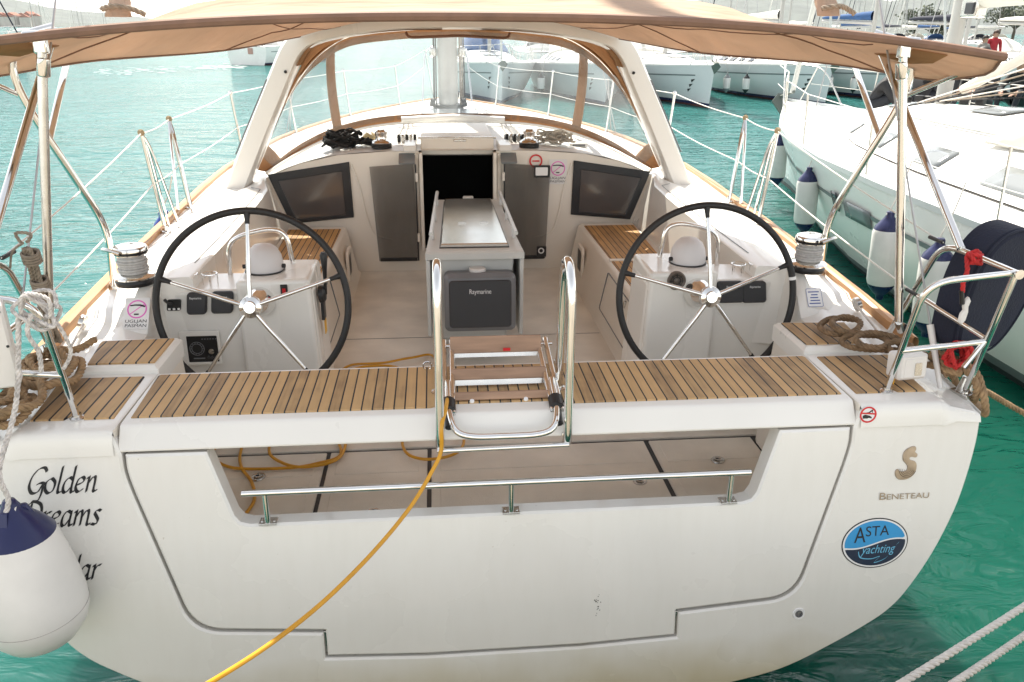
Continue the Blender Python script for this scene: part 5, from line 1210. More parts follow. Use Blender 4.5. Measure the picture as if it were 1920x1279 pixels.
loop = cr([V((.0, -.03, h-.03)), V((.012, -.02, h+.02)), V((.002, -.01, h+.12)), rt_*.55+V((0, 0, h*.42)), rt_+V((0, -.02, .0))], 8)
MB().strand(loop, .0085, 6, 7).build('lanyard', FROPE, BU)
knot = []
rk = random.Random(5)
for k in range(24):
    a = k*.9; knot.append(rt_+V((.05+.055*math.cos(a)+.02*rk.uniform(-1, 1), .03*math.sin(a*1.3), .0+.045*math.sin(a)+.02*rk.uniform(-1, 1))))
MB().strand(cr(knot+[rt_+V((.10, .0, -.04)), rt_+V((.12, .01, -.14)), rt_+V((.09, .0, -.20))], 5), .0065, 6, 7).build('knot', FROPE, BU)
MB().strand(cr([rt_+V((.04, -.02, .0)), rt_+V((.02, -.03, -.06)), rt_+V((.035, -.02, -.13)), rt_+V((.03, -.02, -.2))], 5), .0075, 6, 7).build('knot', FROPE, BU)
# white case at the left edge
c = at(-14, 648, 'y', -.22); WB = thing('lifebuoy_case', 'white flat plastic case on the port stern rail at the left edge', 'lifebuoy case', c+V((0, 0, -.13)))
mb = MB(); fr = Fr(c, (1, .3, 0), (.02, -.1, 1)); mb.prism(fr, rrect(0, 0, .11, .30, .02), d=.05, bev=.008, front=.02); mb.build('case', FENDW, WB)
mb = MB()
for z in (-.12, .0, .12): mb.lathe([(.0, 0), (.005, 0), (.004, .003), (.0, .004)], fr(.045, z, .02), fr.n, 8)
mb.build('rivet', INK, WB)
# small blue and white fender outside the port gate
hang_fender('small_fender', 'small white fender with a bright blue top outside the port gate stanchions', at(306, 394, 'x', -2.15), .42, .085, topM=BLUEP, bottomM=BLUEP, rope_to=at(322, 330, 'x', -2.06))
def coil(c, n, rmin, rmax, h, seed, sq=1., rot=0., step=14, lift=.012, tail=()):
    rk = random.Random(seed); pts = []; ph = rk.uniform(0, 6)
    for i in range(n):
        cx, cy = rk.uniform(-1, 1)*(rmax-rmin)*.5, rk.uniform(-1, 1)*(rmax-rmin)*.5; r = rk.uniform(rmin, rmax); zz = h*i/max(1, n-1)
        for k in range(step):
            a = ph+2*math.pi*k/step; x = cx+r*math.cos(a)*(1+.12*math.sin(2*a+i)); y = cy+r*math.sin(a)*sq
            pts.append(V(c)+V((x*math.cos(rot)-y*math.sin(rot), x*math.sin(rot)+y*math.cos(rot), zz+lift*math.sin(3*a+i*1.7)+lift)))
    return pts+[V(p) for p in tail]
# tan mooring rope heaped on the port quarter
zq = lambda p: V((p.x, p.y, max(p.z, zs(max(p.y, -.1))+.02)))
c1 = at(60, 742, 'z', .03); c2 = at(100, 690, 'z', .04)
pts = coil(V((-1.80, .02, .02)), 5, .05, .12, .07, 3, 1.5, .1)+coil(V((-1.74, .30, .05)), 4, .05, .10, .05, 8, 1.6, .3)+[V((-1.70, .46, .09)), V((-1.66, .55, .10))]
RP = MB().strand(cr(pts, 3), .0150, 6, 4.6).build('mooring_rope', TANROPE); tag(RP, 'thick tan mooring rope heaped on the port quarter beside the teak pads', 'rope')
# brown mooring rope on the starboard quarter, led over the rail
g = lambda px, py, z: at(px, py, 'z', z)
pts = [g(1605, 600, .06), g(1560, 597, .07), g(1537, 612, .07), g(1560, 626, .07), g(1600, 622, .075), g(1613, 604, .085), g(1585, 594, .09), g(1560, 603, .09), g(1572, 618, .1), g(1610, 628, .08), g(1650, 630, .085),
       g(1680, 640, .09), g(1690, 655, .08), g(1650, 656, .065), g(1600, 652, .06), g(1578, 640, .06), g(1600, 626, .09), g(1640, 628, .10), g(1665, 640, .10), g(1650, 652, .10), g(1612, 646, .09), g(1606, 632, .11),
       g(1635, 624, .12), g(1680, 634, .11), g(1700, 655, .09), g(1708, 680, .06), g(1690, 672, .07), g(1664, 648, .10), g(1690, 640, .12), g(1722, 660, .09), g(1748, 672, .05), g(1765, 690, .05), g(1778, 705, .03)]
BRP = MB().strand(cr(pts, 5), .0135, 6, 4.6).build('mooring_rope', TANROPED); tag(BRP, 'brown mooring rope coiled on the starboard quarter pad by the winch', 'rope')
pts = [V((1.76, .22, .03)), V((1.80, .12, .05)), V((1.845, .02, .06)), V((1.80, .16, .08)), V((1.84, .10, .10)), V((1.89, -.02, .03)), V((1.92, .04, -.08)), V((1.86, .14, .07)), V((1.91, .02, .06)), V((1.95, -.03, -.10))]
pts += [at(1812, 720, 'z', -.20), at(1850, 735, 'z', -.28), at(1920, 775, 'z', -.42), at(2100, 870, 'z', -.62)]
CRP = MB().strand(cr(pts, 6), .0150, 6, 4.6).build('mooring_rope', TANROPE); tag(CRP, 'tan mooring rope hitched at the starboard corner and led away to the right', 'rope')
# two white warps at the lower right
for (q0, q1), lab in ((((1660, 1300), (1960, 1112)), 'thick white mooring warp crossing the lower right corner, upper of two'), (((1760, 1300), (1960, 1165)), 'thick white mooring warp crossing the lower right corner, lower of two')):
    a = at(*q0, 'z', -.78); b = at(*q1, 'z', -.95)
    a = at(*q0, 'y', -.75); b = at(*q1, 'y', -.35)
    a2 = a+(a-b)*.6+V((0, -.1, 0)); b2 = b+(b-a)*2.5
    w = MB().strand([a2, a, a.lerp(b, .33)+V((0, 0, -.003)), a.lerp(b, .66)+V((0, 0, -.003)), b, b2], .0135, 7, 6).build('mooring_warp', WROPE); tag(w, lab, 'rope', 'white warps at the lower right')
# weathered bundle of line lashed up at the port rail
a, b = at(50, 455, 'y', .20), at(112, 640, 'y', .34)
mb = MB(); rk = random.Random(9)
for k in range(7):
    o = V((rk.uniform(-.014, .014), rk.uniform(-.014, .014), 0)); mb.strand(cr([a+o+V((0, 0, -.02)), a.lerp(b, .25)+o*1.3, a.lerp(b, .6)+o*1.2+V((-.01, 0, -.01)), b+o*.7], 6), .0078, 6, 6)
for t_ in (.10, .36): 
    c = a.lerp(b, t_); d_ = (b-a).normalized()
    for q in range(4): u_ = d_.orthogonal().normalized(); w_ = d_.cross(u_); mb.tube([c+d_*(q*.011)+(u_*math.cos(i*.63)+w_*math.sin(i*.63))*.028 for i in range(10)], .0065, 6, closed=True)
mb.strand(cr([a+V((-.01, 0, .0)), a+V((-.05, -.01, -.03)), a+V((-.07, -.01, -.09))], 5), .004, 5)
mb.strand(cr([a+V((.0, 0, .0)), a+V((.02, -.0, .03)), a+V((-.03, 0, .035)), a+V((-.02, 0, .0))], 5), .006, 5)
tag(mb.build('rope_bundle', GROPE), 'weathered grey-brown bundle of line lashed upright at the port stern rail', 'rope')
# black coil and pale coil on the coachroof
pts = coil(V((-1.0, 4.22, roof_z(-1.0, 4.22)+.012)), 15, .06, .14, .10, 21, .8, .2, 12, .02)+coil(V((-.83, 4.18, roof_z(-.83, 4.2)+.014)), 6, .04, .12, .04, 5, .55, -.2, 12, .014)
tag(MB().strand(cr(pts, 3), .010, 5, 6).build('coiled_rope', BROPE), 'black coiled rope heaped on the coachroof beside the port winch', 'rope')
pts = coil(V((.82, 4.25, roof_z(.8, 4.25)+.012)), 12, .03, .15, .07, 31, .7, -.3, 12, .018)
tag(MB().strand(cr(pts, 3), .0085, 5, 6).build('coiled_rope', mat('pale_line', (.46, .42, .36), .85, var=.45, vscale=26)), 'tangled pale rope on the coachroof beside the starboard winch', 'rope')
pts = coil(V((-.77, 4.36, roof_z(-.77, 4.36)+.012)), 6, .02, .075, .05, 41, .7, 0, 10, .014)
tag(MB().strand(cr(pts, 3), .008, 5, 6).build('coiled_rope', mat('cream_line', (.66, .56, .36), .85, var=.25, vscale=26)), 'small cream bundle of line between the black coil and the port winch', 'rope')
# yellow hose: coils on the sole, over the bench by the ladder, down to the quay
zf = -.588
f_ = lambda px, py: at(px, py, 'z', zf)
hp_ = [f_(448, 978), f_(476, 940), f_(472, 905), f_(452, 875), f_(452, 845), f_(470, 800), f_(520, 770), f_(600, 790), f_(640, 850), f_(590, 872), f_(530, 880), f_(440, 880), f_(402, 862), f_(405, 840), f_(450, 790), f_(560, 760), f_(640, 800), f_(640, 858), f_(580, 879), f_(530, 872), f_(505, 845), f_(540, 790), f_(640, 740), f_(700, 700), f_(760, 760), f_(755, 840), f_(790, 866), f_(850, 858), f_(870, 830), f_(850, 780), f_(760, 700), f_(690, 692), f_(640, 705), f_(660, 690), f_(720, 686), f_(770, 677), f_(815, 676)]
hp_ += [V((-.24, .62, -.30)), V((-.22, .45, -.02)), at(822, 700, 'z', .03), at(838, 735, 'z', .03), at(836, 765, 'y', -.09), at(828, 800, 'y', -.16), at(827, 845, 'y', -.17), at(812, 880, 'y', -.21), at(770, 950, 'y', -.30), at(700, 1035, 'y', -.45), at(610, 1125, 'y', -.65), at(510, 1205, 'y', -.85), at(395, 1279, 'y', -1.05), at(250, 1360, 'y', -1.3)]
for i in range(37):                                        # later turns lie on earlier ones
    hp_[i].z += .0006*i
tag(MB().tube(cr(hp_, 8), .0075, 9).build('water_hose', HOSEM), 'thin yellow water hose looped on the cockpit sole and trailing over the stern', 'hose')
# navy covered horseshoe lifebuoy on the starboard rail
c = at(1868, 549, 'y', .08)
LBY = thing('lifebuoy', 'navy blue cloth-covered lifebuoy hung outboard on the starboard stern rail', 'lifebuoy', c+V((.02, 0, -.3)))
fr = Fr(c+V((0, .02, 0)), (1, .30, -.12), (.14, -.06, 1))
ol = [(-.115, -.235), (-.155, -.10), (-.172, .04), (-.15, .16), (-.09, .235), (.0, .262), (.09, .245), (.16, .18), (.19, .05), (.18, -.10), (.13, -.22), (.06, -.262), (-.05, -.265)]
ol = [(p.x, p.y) for p in cr([(x, y, 0) for x, y in ol], 5, closed=True)]
MB().prism(fr, ol, d=.13, bev=.022, front=.03).build('cover', NAVY, LBY, angle=30)
rim = [fr(x*.985, y*.985, .022) for x, y in ol]
MB().tube(rim, .005, 6, closed=True).build('piping', NAVY, LBY)
kn = at(1826, 485, 'y', .0)
mb = MB(); rk = random.Random(3); pts = []
for k in range(20): a = k*1.15; pts.append(kn+V((.022*math.cos(a)+.006*rk.uniform(-1, 1), .022*math.sin(a), .02*math.sin(a*.7)+.008*rk.uniform(-1, 1))))
pts += [kn+V((-.03, -.02, -.04)), at(1806, 530, 'y', -.03), at(1805, 548, 'y', -.03)]
mb.strand(cr(pts, 5), .0085, 6, 6); RL = mb.build('safety_line', RROPE); tag(RL, 'red line knotted on the starboard stern rail with a white snap hook', 'rope')
c = at(1807, 583, 'y', -.03)
MB().prism(Fr(c, (1, .1, 0), (0, 0, 1)), [(x*.02, y*.055) for x, y in ((-.6, -.8), (.0, -1), (.7, -.7), (.9, -.1), (.7, .3), (.95, .7), (.4, 1.0), (-.2, .8), (-.35, .3), (-.05, .05), (-.5, -.2))], d=.014, bev=.004, front=.007).build('snap_hook', FENDW, RL)
MB().tube([at(1803, 545, 'y', -.03), at(1804, 570, 'y', -.03)], .009, 8).build('hook_swivel', BLACK, RL)
c = at(1795, 660, 'y', .05); pts = []
for k in range(40): a = k*.8; pts.append(c+V((.038*math.cos(a)+.015*rk.uniform(-1, 1), .02*math.sin(a*1.4), .05*math.sin(a)+.015*rk.uniform(-1, 1)-.01)))
tag(MB().strand(cr(pts, 4), .0085, 6, 6).build('floating_line', RROPE), 'bunched red floating line below the navy lifebuoy on the starboard rail', 'rope')
# ------------------------------------------------------------------ other yachts
def cruiser(name, label, loc, rot, L=12.5, B=4.1, fb=1.12, fw=1.42, group=None, hullM=HULLW, antiM=ANTIF, cover=SAILC, furl=SAILC, detail=1, mast=True, hood=True, boom=True, stripeM=GSTRIPE, mh=15.5, seed=0, mf=.56, chs=1., hf=.22):
    """a whole cruising yacht about its own stern: y runs to the bow, z = 0 is the waterline"""
    t = thing(name, label, 'yacht', loc, group, rot, local=True); rnd = random.Random(seed)
    HT = [(0, .86), (.15, .95), (.35, 1), (.5, .985), (.62, .90), (.74, .70), (.86, .38), (.94, .155), (1, .008)]
    hw = lambda y: interp(HT, y/L)*B/2
    zd = lambda y: fb+(fw-fb)*max(0, y/L)**1.7
    def hx(y, z):
        k = min(1, max(0, (zd(y)-z)/(zd(y)+.45))); q = max(0, (y/L-.25)/.75)**1.3
        f = (1-.34*k**2.4)*(1-q)+q*max(0, 1-k)**.75
        return hw(y)*f, y-.55*max(0, y/L-.5)*2*k*(1 if y > L*.5 else 0)*.6
    ys = [L*k for k in (0, .06, .14, .24, .34, .45, .56, .66, .75, .83, .89, .94, .975, 1)]
    def skin(z_of, n):
        rows = []
        for y in ys:
            a, b = z_of(y); half = [(lambda z: (*hx(y, z), z))(lerp(a, b, i/n)) for i in range(n+1)]
            rows.append(half)
        full = [[(-p[0], p[1], p[2]) for p in r] for r in rows]+[r for r in rows[::-1]]
        return MB().grid(full)
    H_ = skin(lambda y: (zd(y), .16), 10); 
    st = [(hx(0, lerp(zd(0), -.3, i/8))[0], lerp(zd(0), -.3, i/8)) for i in range(9)]
    o = len(H_.v); H_.add([(x, -.0, z) for x, z in st]+[(-x, 0, z) for x, z in st[::-1]], [tuple(range(18))])
    H_.build('hull', hullM, t, angle=50)
    skin(lambda y: (.16, .07), 1).build('boot_stripe', stripeM if detail > 1 else NAVYP, t, angle=50)
    skin(lambda y: (.07, -.4), 3).build('antifouling', antiM, t, angle=50)
    mb = MB()
    for s in (-1, 1):
        w = .045; mb.grid([[(s*(hx(y, zd(y)-.36+q)[0]+.006), hx(y, zd(y)-.36+q)[1], zd(y)-.36+q) for q in (0, w)] for y in [lerp(.5, L*.93, k/16) for k in range(17)]])
    mb.build('cove_stripe', stripeM, t)
    rows = [[(u*(hw(y)-.01), y, zd(y)+.07*(1-u*u)*min(1, hw(y))-.01) for u in [-1+2*k/12 for k in range(13)]] for y in ys]
    MB().grid(rows).build('deck', DECKW, t, angle=60)
    for s in (-1, 1): MB().grid([[(s*(hw(y)+.006), y, zd(y)-.02), (s*(hw(y)+.01), y, zd(y)+.035), (s*(hw(y)-.035), y, zd(y)+.045), (s*max(0, hw(y)-.06), y, zd(y))] for y in ys]).build('gunwale', DECKW if detail < 2 else mat('pale_gunwale', (.60, .63, .62), .4), t, angle=60)
    # coachroof
    cw = lambda y: interp([(L*.2, .74), (L*.45, .70), (L*.6, .60), (L*.72, .36), (L*.79, .12)], y)*B/2
    ch = lambda y: chs*interp([(L*.2, .46), (L*.45, .42), (L*.6, .33 if chs == 1 else .36), (L*.72, .18 if chs == 1 else .24), (L*.79, .02)], y)
    rz = lambda x, y: zd(y)+.05+ch(y)*(1-min(1, abs(x)/max(.01, cw(y)))**(3.2 if chs == 1 else 2.1))
    cy = [lerp(L*.2, L*.79, k/14) for k in range(15)]
    rows = [[(cw(y)*u, y, rz(cw(y)*u, y)) for u in [math.sin(math.pi/2*(-1+2*k/20)) for k in range(21)]] for y in cy]
    CR = MB().grid(rows+[[(p[0], L*.795, zd(L*.79)) for p in rows[-1]]])
    CR.add([(p[0], p[1], p[2]) for p in rows[0]]+[(rows[0][-1][0], L*.2, zd(L*.2)), (rows[0][0][0], L*.2, zd(L*.2))], [tuple(range(23))])
    CR = CR.build('coachroof', DECKW, t, angle=45)
    def patch_(u0, u1, y0, y1, M, nm, off=.008):
        mb = MB(); mb.grid([[(cw(lerp(y0, y1, j/4))*lerp(u0, u1, i/3), lerp(y0, y1, j/4), rz(cw(lerp(y0, y1, j/4))*lerp(u0, u1, i/3), lerp(y0, y1, j/4))+off) for i in range(4)] for j in range(5)]); return mb.build(nm, M, CR, solid=.006)
    for s in (-1, 1):
        for a, b in (((.27, .36), (.385, .445), (.475, .52), (.55, .59)) if detail < 2 else ((.355, .42), (.475, .51), (.572, .594), (.66, .678))): patch_(s*.80, s*.955, L*a, L*b, DARKW if detail < 2 else GREYG, 'side_window', .012)
    patch_(-.3, .3, L*.52, L*.565, GREYG, 'deck_hatch', .02); patch_(-.4, .4, L*.66, L*.70, GREYG, 'deck_hatch', .02)
    # rails
    rz_ = .62; ml = []
    for s in (-1, 1):
        tp = []
        for yy in (.03, .17, .33, .48, .62, .76, .87):
            y = yy*L; f = V((s*(hw(y)-.06), y, zd(y))); q = f+V((s*.03, 0, rz_)); tp.append(q); m_ = MB().tube([f, q], .0125 if detail else .02, 6); ml.append(m_)
            if detail: m_.build('stanchion', STEELB, t)
        fr_ = V((s*.30, L-.35, zd(L)+.60)); tp.append(fr_)
        m_ = MB().tube(tp, .006 if detail > 1 else .009, 5); m_.tube([p+V((0, 0, -.30)) for p in tp], .005 if detail > 1 else .008, 5); m_.build('lifeline', LIFEL if detail > 1 else STEELB, t)
    m_ = MB(); m_.tube(fillet([(-hw(L*.91), L*.91, zd(L*.91)), (-.34, L*.95, zd(L)+.60), (0, L+.12, zd(L)+.62), (.34, L*.95, zd(L)+.60), (hw(L*.91), L*.91, zd(L*.91))], .3, 6), .014, 7)
    for s in (-1, 1): m_.tube([(s*.30, L*.96, zd(L)+.60), (s*.14, L*.975, zd(L))], .013, 6)
    m_.build('pulpit', STEELB, t)
    m_ = MB(); m_.tube(fillet([(-hw(0)+.1, .9, zd(0)), (-hw(0)+.06, .75, zd(0)+.62), (-hw(0)+.08, .04, zd(0)+.62), (-.5, .02, zd(0)+.6), (-.5, .02, zd(0))], .15, 4), .014, 7).build('pushpit', STEELB, t); m_ = MB(); m_.tube(fillet([(hw(0)-.1, .9, zd(0)), (hw(0)-.06, .75, zd(0)+.62), (hw(0)-.08, .04, zd(0)+.62), (.5, .02, zd(0)+.6), (.5, .02, zd(0))], .15, 4), .014, 7); m_.build('pushpit', STEELB, t)
    # anchor in its roller
    ac = V((0, L+.13, zd(L)-.05)); m_ = MB(); m_.prism(Fr(ac, (1, 0, 0), (0, .5, 1)), [(-.0, -.26), (.17, .02), (.05, .16), (-.05, .16), (-.17, .02)], d=.04, front=.02); m_.tube([ac+V((0, .02, .1)), ac+V((0, -.5, .22))], .025, 6); m_.build('anchor', mat('galvanised', (.16, .18, .16), .6, .4), t)
    if detail:
        for s in (-1, 1):
            m_ = MB(); y0 = L*.93
            for k in range(3):
                z = .95-.17*k; x, y = hx(y0-.12*k, z); x2, y2 = hx(y0-.22-.12*k, z-.03); x3, y3 = hx(y0-.20-.12*k, z-.13)
                m_.add([(s*(x+.012), y, z), (s*(x2+.012), y2, z-.03), (s*(x3+.012), y3, z-.13)], [(0, 1, 2)])
            m_.build('bow_mark', INK, t, solid=.002, smooth=False)
    if mast:
        my = L*mf; z0 = zd(my)+ch(my)+.05
        rows = [[(.075*math.cos(2*math.pi*k/14), my+.115*math.sin(2*math.pi*k/14), z) for k in range(14)] for z in (z0, z0+mh*.5, z0+mh)]
        MS = MB().grid(rows, cu=True).build('mast', ALU, t)
        for zz in (.36, .68):
            MB().tube([(-B*.28*(1.2-zz), my-.2, z0+mh*zz), (0, my, z0+mh*zz+.05), (B*.28*(1.2-zz), my-.2, z0+mh*zz)], .03, 6).build('spreader', ALU, MS)
        if boom:
            bz = z0+1.25; bl = L*.36
            MB().tube([(0, my-.1, bz), (0, my-bl, bz+.10)], .075, 10).build('boom', ALU, t)
            rows = [[(.16*math.cos(a)*w_, my-.2-bl*.96*k/10, bz+.10+.01*k+.22*h_*(.5+.5*math.sin(a))+.0) for a in [2*math.pi*i/12 for i in range(12)]] for k, (w_, h_) in enumerate([(.6, 1.7), (.9, 1.6), (1, 1.5), (1, 1.3), (1, 1.25), (1, 1.1), (.95, 1.0), (.9, .95), (.8, .85), (.6, .7), (.3, .4)])]
            MB().grid(rows, cu=True).build('sail_cover', cover, t, angle=80)
        MB().tube([(0, L-.3, zd(L)+.15), (0, my+.1, z0+mh*.97)], .045, 7).build('furled_genoa', furl, t)
        for s in (-1, 1): MB().tube([(s*hw(my)*.96, my-.25, zd(my)), (s*B*.23, my-.15, z0+mh*.36), (0, my, z0+mh*.95)], .017 if detail < 2 else .006, 5).build('shroud', WIREM, t)
        MB().tube([(0, .1, zd(0)+.1), (0, my, z0+mh)], .015 if detail < 2 else .005, 5).build('backstay', WIREM, t)
    if hood:
        y0 = L*hf; w = B*(.30 if hf < .3 else .25); z0 = zd(y0)+(.3 if hf < .3 else ch(y0)*.7)
        rows = []
        for k in range(7):
            q = k/6; rows.append([(w*(1-.12*q)*math.cos(math.pi*i/12), y0+1.25*(1-q), z0+(.12+.78*math.sin(q*math.pi/2))*math.sin(math.pi*i/12)**.6) for i in range(13)])
        HD = MB().grid(rows).build('sprayhood', cover if cover is not SAILC else mat('cream_hood', (.66, .64, .58), .7, var=.06), t, angle=80, solid=.006)
    return t, hx, zd, rz, hw, cw
# the neighbour, lying alongside to starboard
NBX = 6.05; NBY = -1.6
NB, nhx, nzd, nrz, nhw, ncw = cruiser('sailing_yacht', 'white sailing yacht lying alongside to starboard with navy-capped fenders along its side', (NBX, NBY, ZW), 0, 13.35, 4.32, 1.15, 1.42, detail=2, boom=False, mh=15, mf=.648, chs=1.3, hf=.37, antiM=mat('dark_antifouling', (.03, .045, .045), .6, var=.2))
N2 = V((NBX, NBY, ZW))
for k, (px, py, w, h) in enumerate(((1545, 377, .16, .20), (1592, 402, .62, .17))):
    c = at(px, py, 'x', 3.93); yl = c.y-NBY; m_ = MB(); rr_ = []
    for j in range(5):
        y = yl-w/2+w*j/4; rr_.append([(lambda z: (-(nhx(y, z)[0]+.008), nhx(y, z)[1], z))(c.z-ZW-h/2+h*i/3) for i in range(4)])
    m_.grid(rr_); m_.build('hull_window', DARKW if k == 0 else GREYG, NB, solid=.008)
mx2, my2 = 0, 13.35*.648
# kicker strut, gooseneck and boom seen at the upper right
k0 = at(1806, 168, 'x', 6.03)-N2; k1 = at(1925, 106, 'x', 6.07)-N2
MB().tube([k0, k0+(k1-k0)*2.2], .055, 12).build('kicker_strut', mat('cream_paint', (.72, .68, .60), .4, var=.05), NB)
g0 = at(1828, 12, 'x', 6.0)-N2
MB().box(g0, (.16, .30, .26)).build('gooseneck', STEELB, NB, bevel=.03); MB().box(g0+V((-.09, -.05, -.02)), (.03, .16, .13)).build('gooseneck_plate', DGREY, NB, bevel=.02)
rows = [[(.17*math.cos(a), g0.y-.15-.8*k, g0.z+.18+.02*k+.20*math.sin(a)) for a in [2*math.pi*i/16 for i in range(16)]] for k in range(7)]
MB().grid(rows, cu=True).build('boom', mat('pale_boom', (.62, .62, .57), .5), NB)
for k in range(6):
    a = at(1720+14*k, 193-1*k, 'x', 5.7+.05*k)-N2; b = at(1925, 128+11*k, 'x', 5.72+.06*k)-N2
    MB().tube([a, a+(b-a)*1.6], .008, 6).build('running_line', [WROPE, GROPE, BROPE][k % 3], NB)
m_ = MB(); rk = random.Random(2); c = V((0, my2-.1, nrz(0, my2)+.04))
for k in range(9): MB().box(c+V((-.45+.1*k+rk.uniform(-.03, .03), rk.uniform(-.3, .2), rk.uniform(0, .04))), (.07, .10, .07), Matrix.Rotation(rk.uniform(0, 3), 3, 'Z')).build('deck_block', BLACK, NB, bevel=.01)
for s in (-1, 1): MB().tube([(s*.95, 5.2, nrz(.95, 5.2)+.05), (s*.80, 8.0, nrz(.8, 8.0)+.05)], .014, 7).build('handrail', STEELB, NB)
NF_ = []
for i, (px, py, xx, L_) in enumerate(((1463, 252, 5.02, .80), (1518, 313, 4.05, .80), (1670, 396, 3.64, .80), (1764, 446, 3.62, .82))):
    tp = at(px, py, 'x', xx)
    f = hang_fender('hull_fender', ['white fender with navy ends at the bow of the neighbouring yacht', 'white fender with navy ends, second from the neighbouring yacht\'s bow, over its black port', 'white fender with navy ends amidships on the neighbouring yacht, behind the canopy post', 'white fender with navy ends on the neighbouring yacht, partly behind the navy lifebuoy'][i], tp, L_, .125, 'fenders along the neighbouring yacht', tilt=(0, -.05), rope_to=tp+V((.13, 0, .42)))
# the row of yachts moored bow-on across the fairway
rowspec = [(2.2, 27.0, .02), (5.85, 26.4, -.03), (9.45, 25.7, .03), (14.0, 26.3, -.02), (18.6, 26.6, .03), (23.2, 27.2, 0), (27.9, 27.6, .03), (32.8, 28.2, -.02)]
rlab = ['moored yacht seen bow-on through the sprayhood window just right of our mast', 'moored yacht seen bow-on through the middle of the sprayhood window', 'moored yacht with red bottom paint seen bow-on right of the arch', 'moored yacht seen bow-on behind the neighbouring bow, second right of the arch', 'moored yacht with blue sail cover seen past the canopy strut', 'moored yacht with navy furled sail behind the people on the foredeck', 'moored yacht behind the neighbouring mast', 'rightmost moored yacht across the fairway']
for i, (x, y, dr) in enumerate(rowspec):
    Lb = 12.2+.5*((i*7) % 3)
    cruiser('moored_yacht', rlab[i], (x-math.sin(dr)*Lb, y+Lb, ZW), math.pi+dr, Lb, 4.0, 1.15, 1.45, 'yachts moored bow-on across the fairway', hullM=HULLF, cover=[BLUEC, SAILC, SAILC, SAILC, BLUEC, NAVY, SAILC, BLUEC][i], furl=[SAILC, NAVY, SAILC, SAILC, SAILC, NAVY, NAVY, SAILC][i], seed=i, mh=14.5+(i*5 % 4)*.6)
for i, (x, y, dr) in enumerate(rowspec):
    for sgn in (-1, 1):
        tp = V((x+sgn*1.95, y+3.6+.5*sgn, ZW+1.0))
        hang_fender('moored_fender', ['dark', 'grey'][sgn > 0]+'-tipped fender hanging on the '+['left', 'right'][sgn > 0]+' side of moored yacht '+['right of our mast', 'in the hood window middle', 'right of the arch', 'second right of the arch', 'past the canopy strut', 'behind the foredeck people', 'behind the neighbouring mast', 'rightmost across the fairway'][i], tp, .75, .14, 'fenders of the moored yachts', bottomM=[BLACK, GREYG][sgn > 0], topM=[BLACK, GREYG][sgn > 0], rope_to=tp+V((-sgn*.1, 0, .4)))
for i in range(6):
    x = 7.5+i*5.2; y = 54+i*.8
    cruiser('moored_yacht', ['far moored yacht seen stern-on through the sprayhood, leftmost of the back row', 'far moored yacht of the back row, right of the arch top', 'far moored yacht of the back row with blue cover', 'far moored yacht of the back row behind the canopy strut', 'far moored yacht of the back row with navy furled sail', 'far moored yacht of the back row, rightmost'][i], (x, y, ZW), .03*(i % 3), 11.5+i % 2, 3.8, 1.1, 1.4, 'yachts of the back row', detail=0, cover=[NAVY, SAILC, BLUEC][i % 3], furl=[SAILC, NAVY][i % 2], seed=20+i)
for i, (px, yy) in enumerate(((1612, 88), (1655, 96), (1706, 90), (1742, 100), (1783, 92), (1868, 96), (1912, 90))):
    p = at(px, 66, 'y', yy)
    cruiser('distant_yacht', 'distant yacht whose mast stands '+['leftmost above the canopy\'s right wing', 'second from the left above the canopy\'s right wing', 'just right of the canopy post', 'third right of the canopy post, with a navy furled sail', 'just left of the neighbouring mast', 'just right of the gooseneck', 'at the right edge of the picture'][i], (p.x, yy, ZW), .05*(i-3), 12, 3.9, 1.2, 1.5, 'distant yachts on the right', detail=0, cover=[NAVY, SAILC, BLUEC][(i+1) % 3], furl=NAVY if i in (1, 3) else SAILC, seed=40+i, mh=16)
for i in range(9):
    p = at(1598+36*i+11*(i % 2), 62, 'y', 112+9*(i*4 % 7))
    cruiser('distant_yacht', 'distant yacht in the far rows, '+['first', 'second', 'third', 'fourth', 'fifth', 'sixth', 'seventh', 'eighth', 'ninth'][i]+' thin far mast from the left above the canopy', (p.x, p.y, ZW), .1*(i % 3), 12, 3.9, 1.2, 1.5, 'distant yachts on the right', detail=0, cover=[SAILC, NAVY, BLUEC, SAILC][i % 4], furl=[NAVY, SAILC][i % 2], seed=90+i, mh=16+i % 3)
# left background: motoring yacht, yacht cut by the frame, masts of a far marina
p = at(470, 122, 'z', ZW)
MY, mhx, mzd, mrz, mhw, mcw = cruiser('motoring_yacht', 'white yacht under way on open water with people in its cockpit', (p.x-.2, p.y, ZW), math.radians(-24), 11.0, 3.9, 1.25, 1.45, hullM=HULLW, cover=SAILC, seed=60, detail=1)
m_ = MB(); m_.tube([(-1.4, .1, 1.3), (-1.45, -.1, 3.0)], .02, 6); fr = Fr((-1.45, -.1, 2.5), (-.2, -1, 0), (0, 0, 1)); m_.build('ensign_staff', STEELB, MY); MB().prism(fr, [(0, -.25), (.5, -.4), (.55, .1), (0, .35)], d=.01).build('ensign', YEL, MY)
MB().prism(Fr((.35, -.02, .95), (1, 0, 0), (0, 0, 1)), rrect(0, 0, .42, .42, .05), d=.02, front=.02).build('stern_locker', mat('faded_pink', (.45, .27, .22), .7), MY)
p = at(52, 124, 'z', ZW)
cruiser('passing_yacht', 'white yacht cut by the left edge, its bow just in view below the canopy', (p.x-12.4, p.y-2, ZW), math.radians(-80), 12.6, 4.1, 1.35, 1.9, furl=NAVY, seed=61, detail=1)
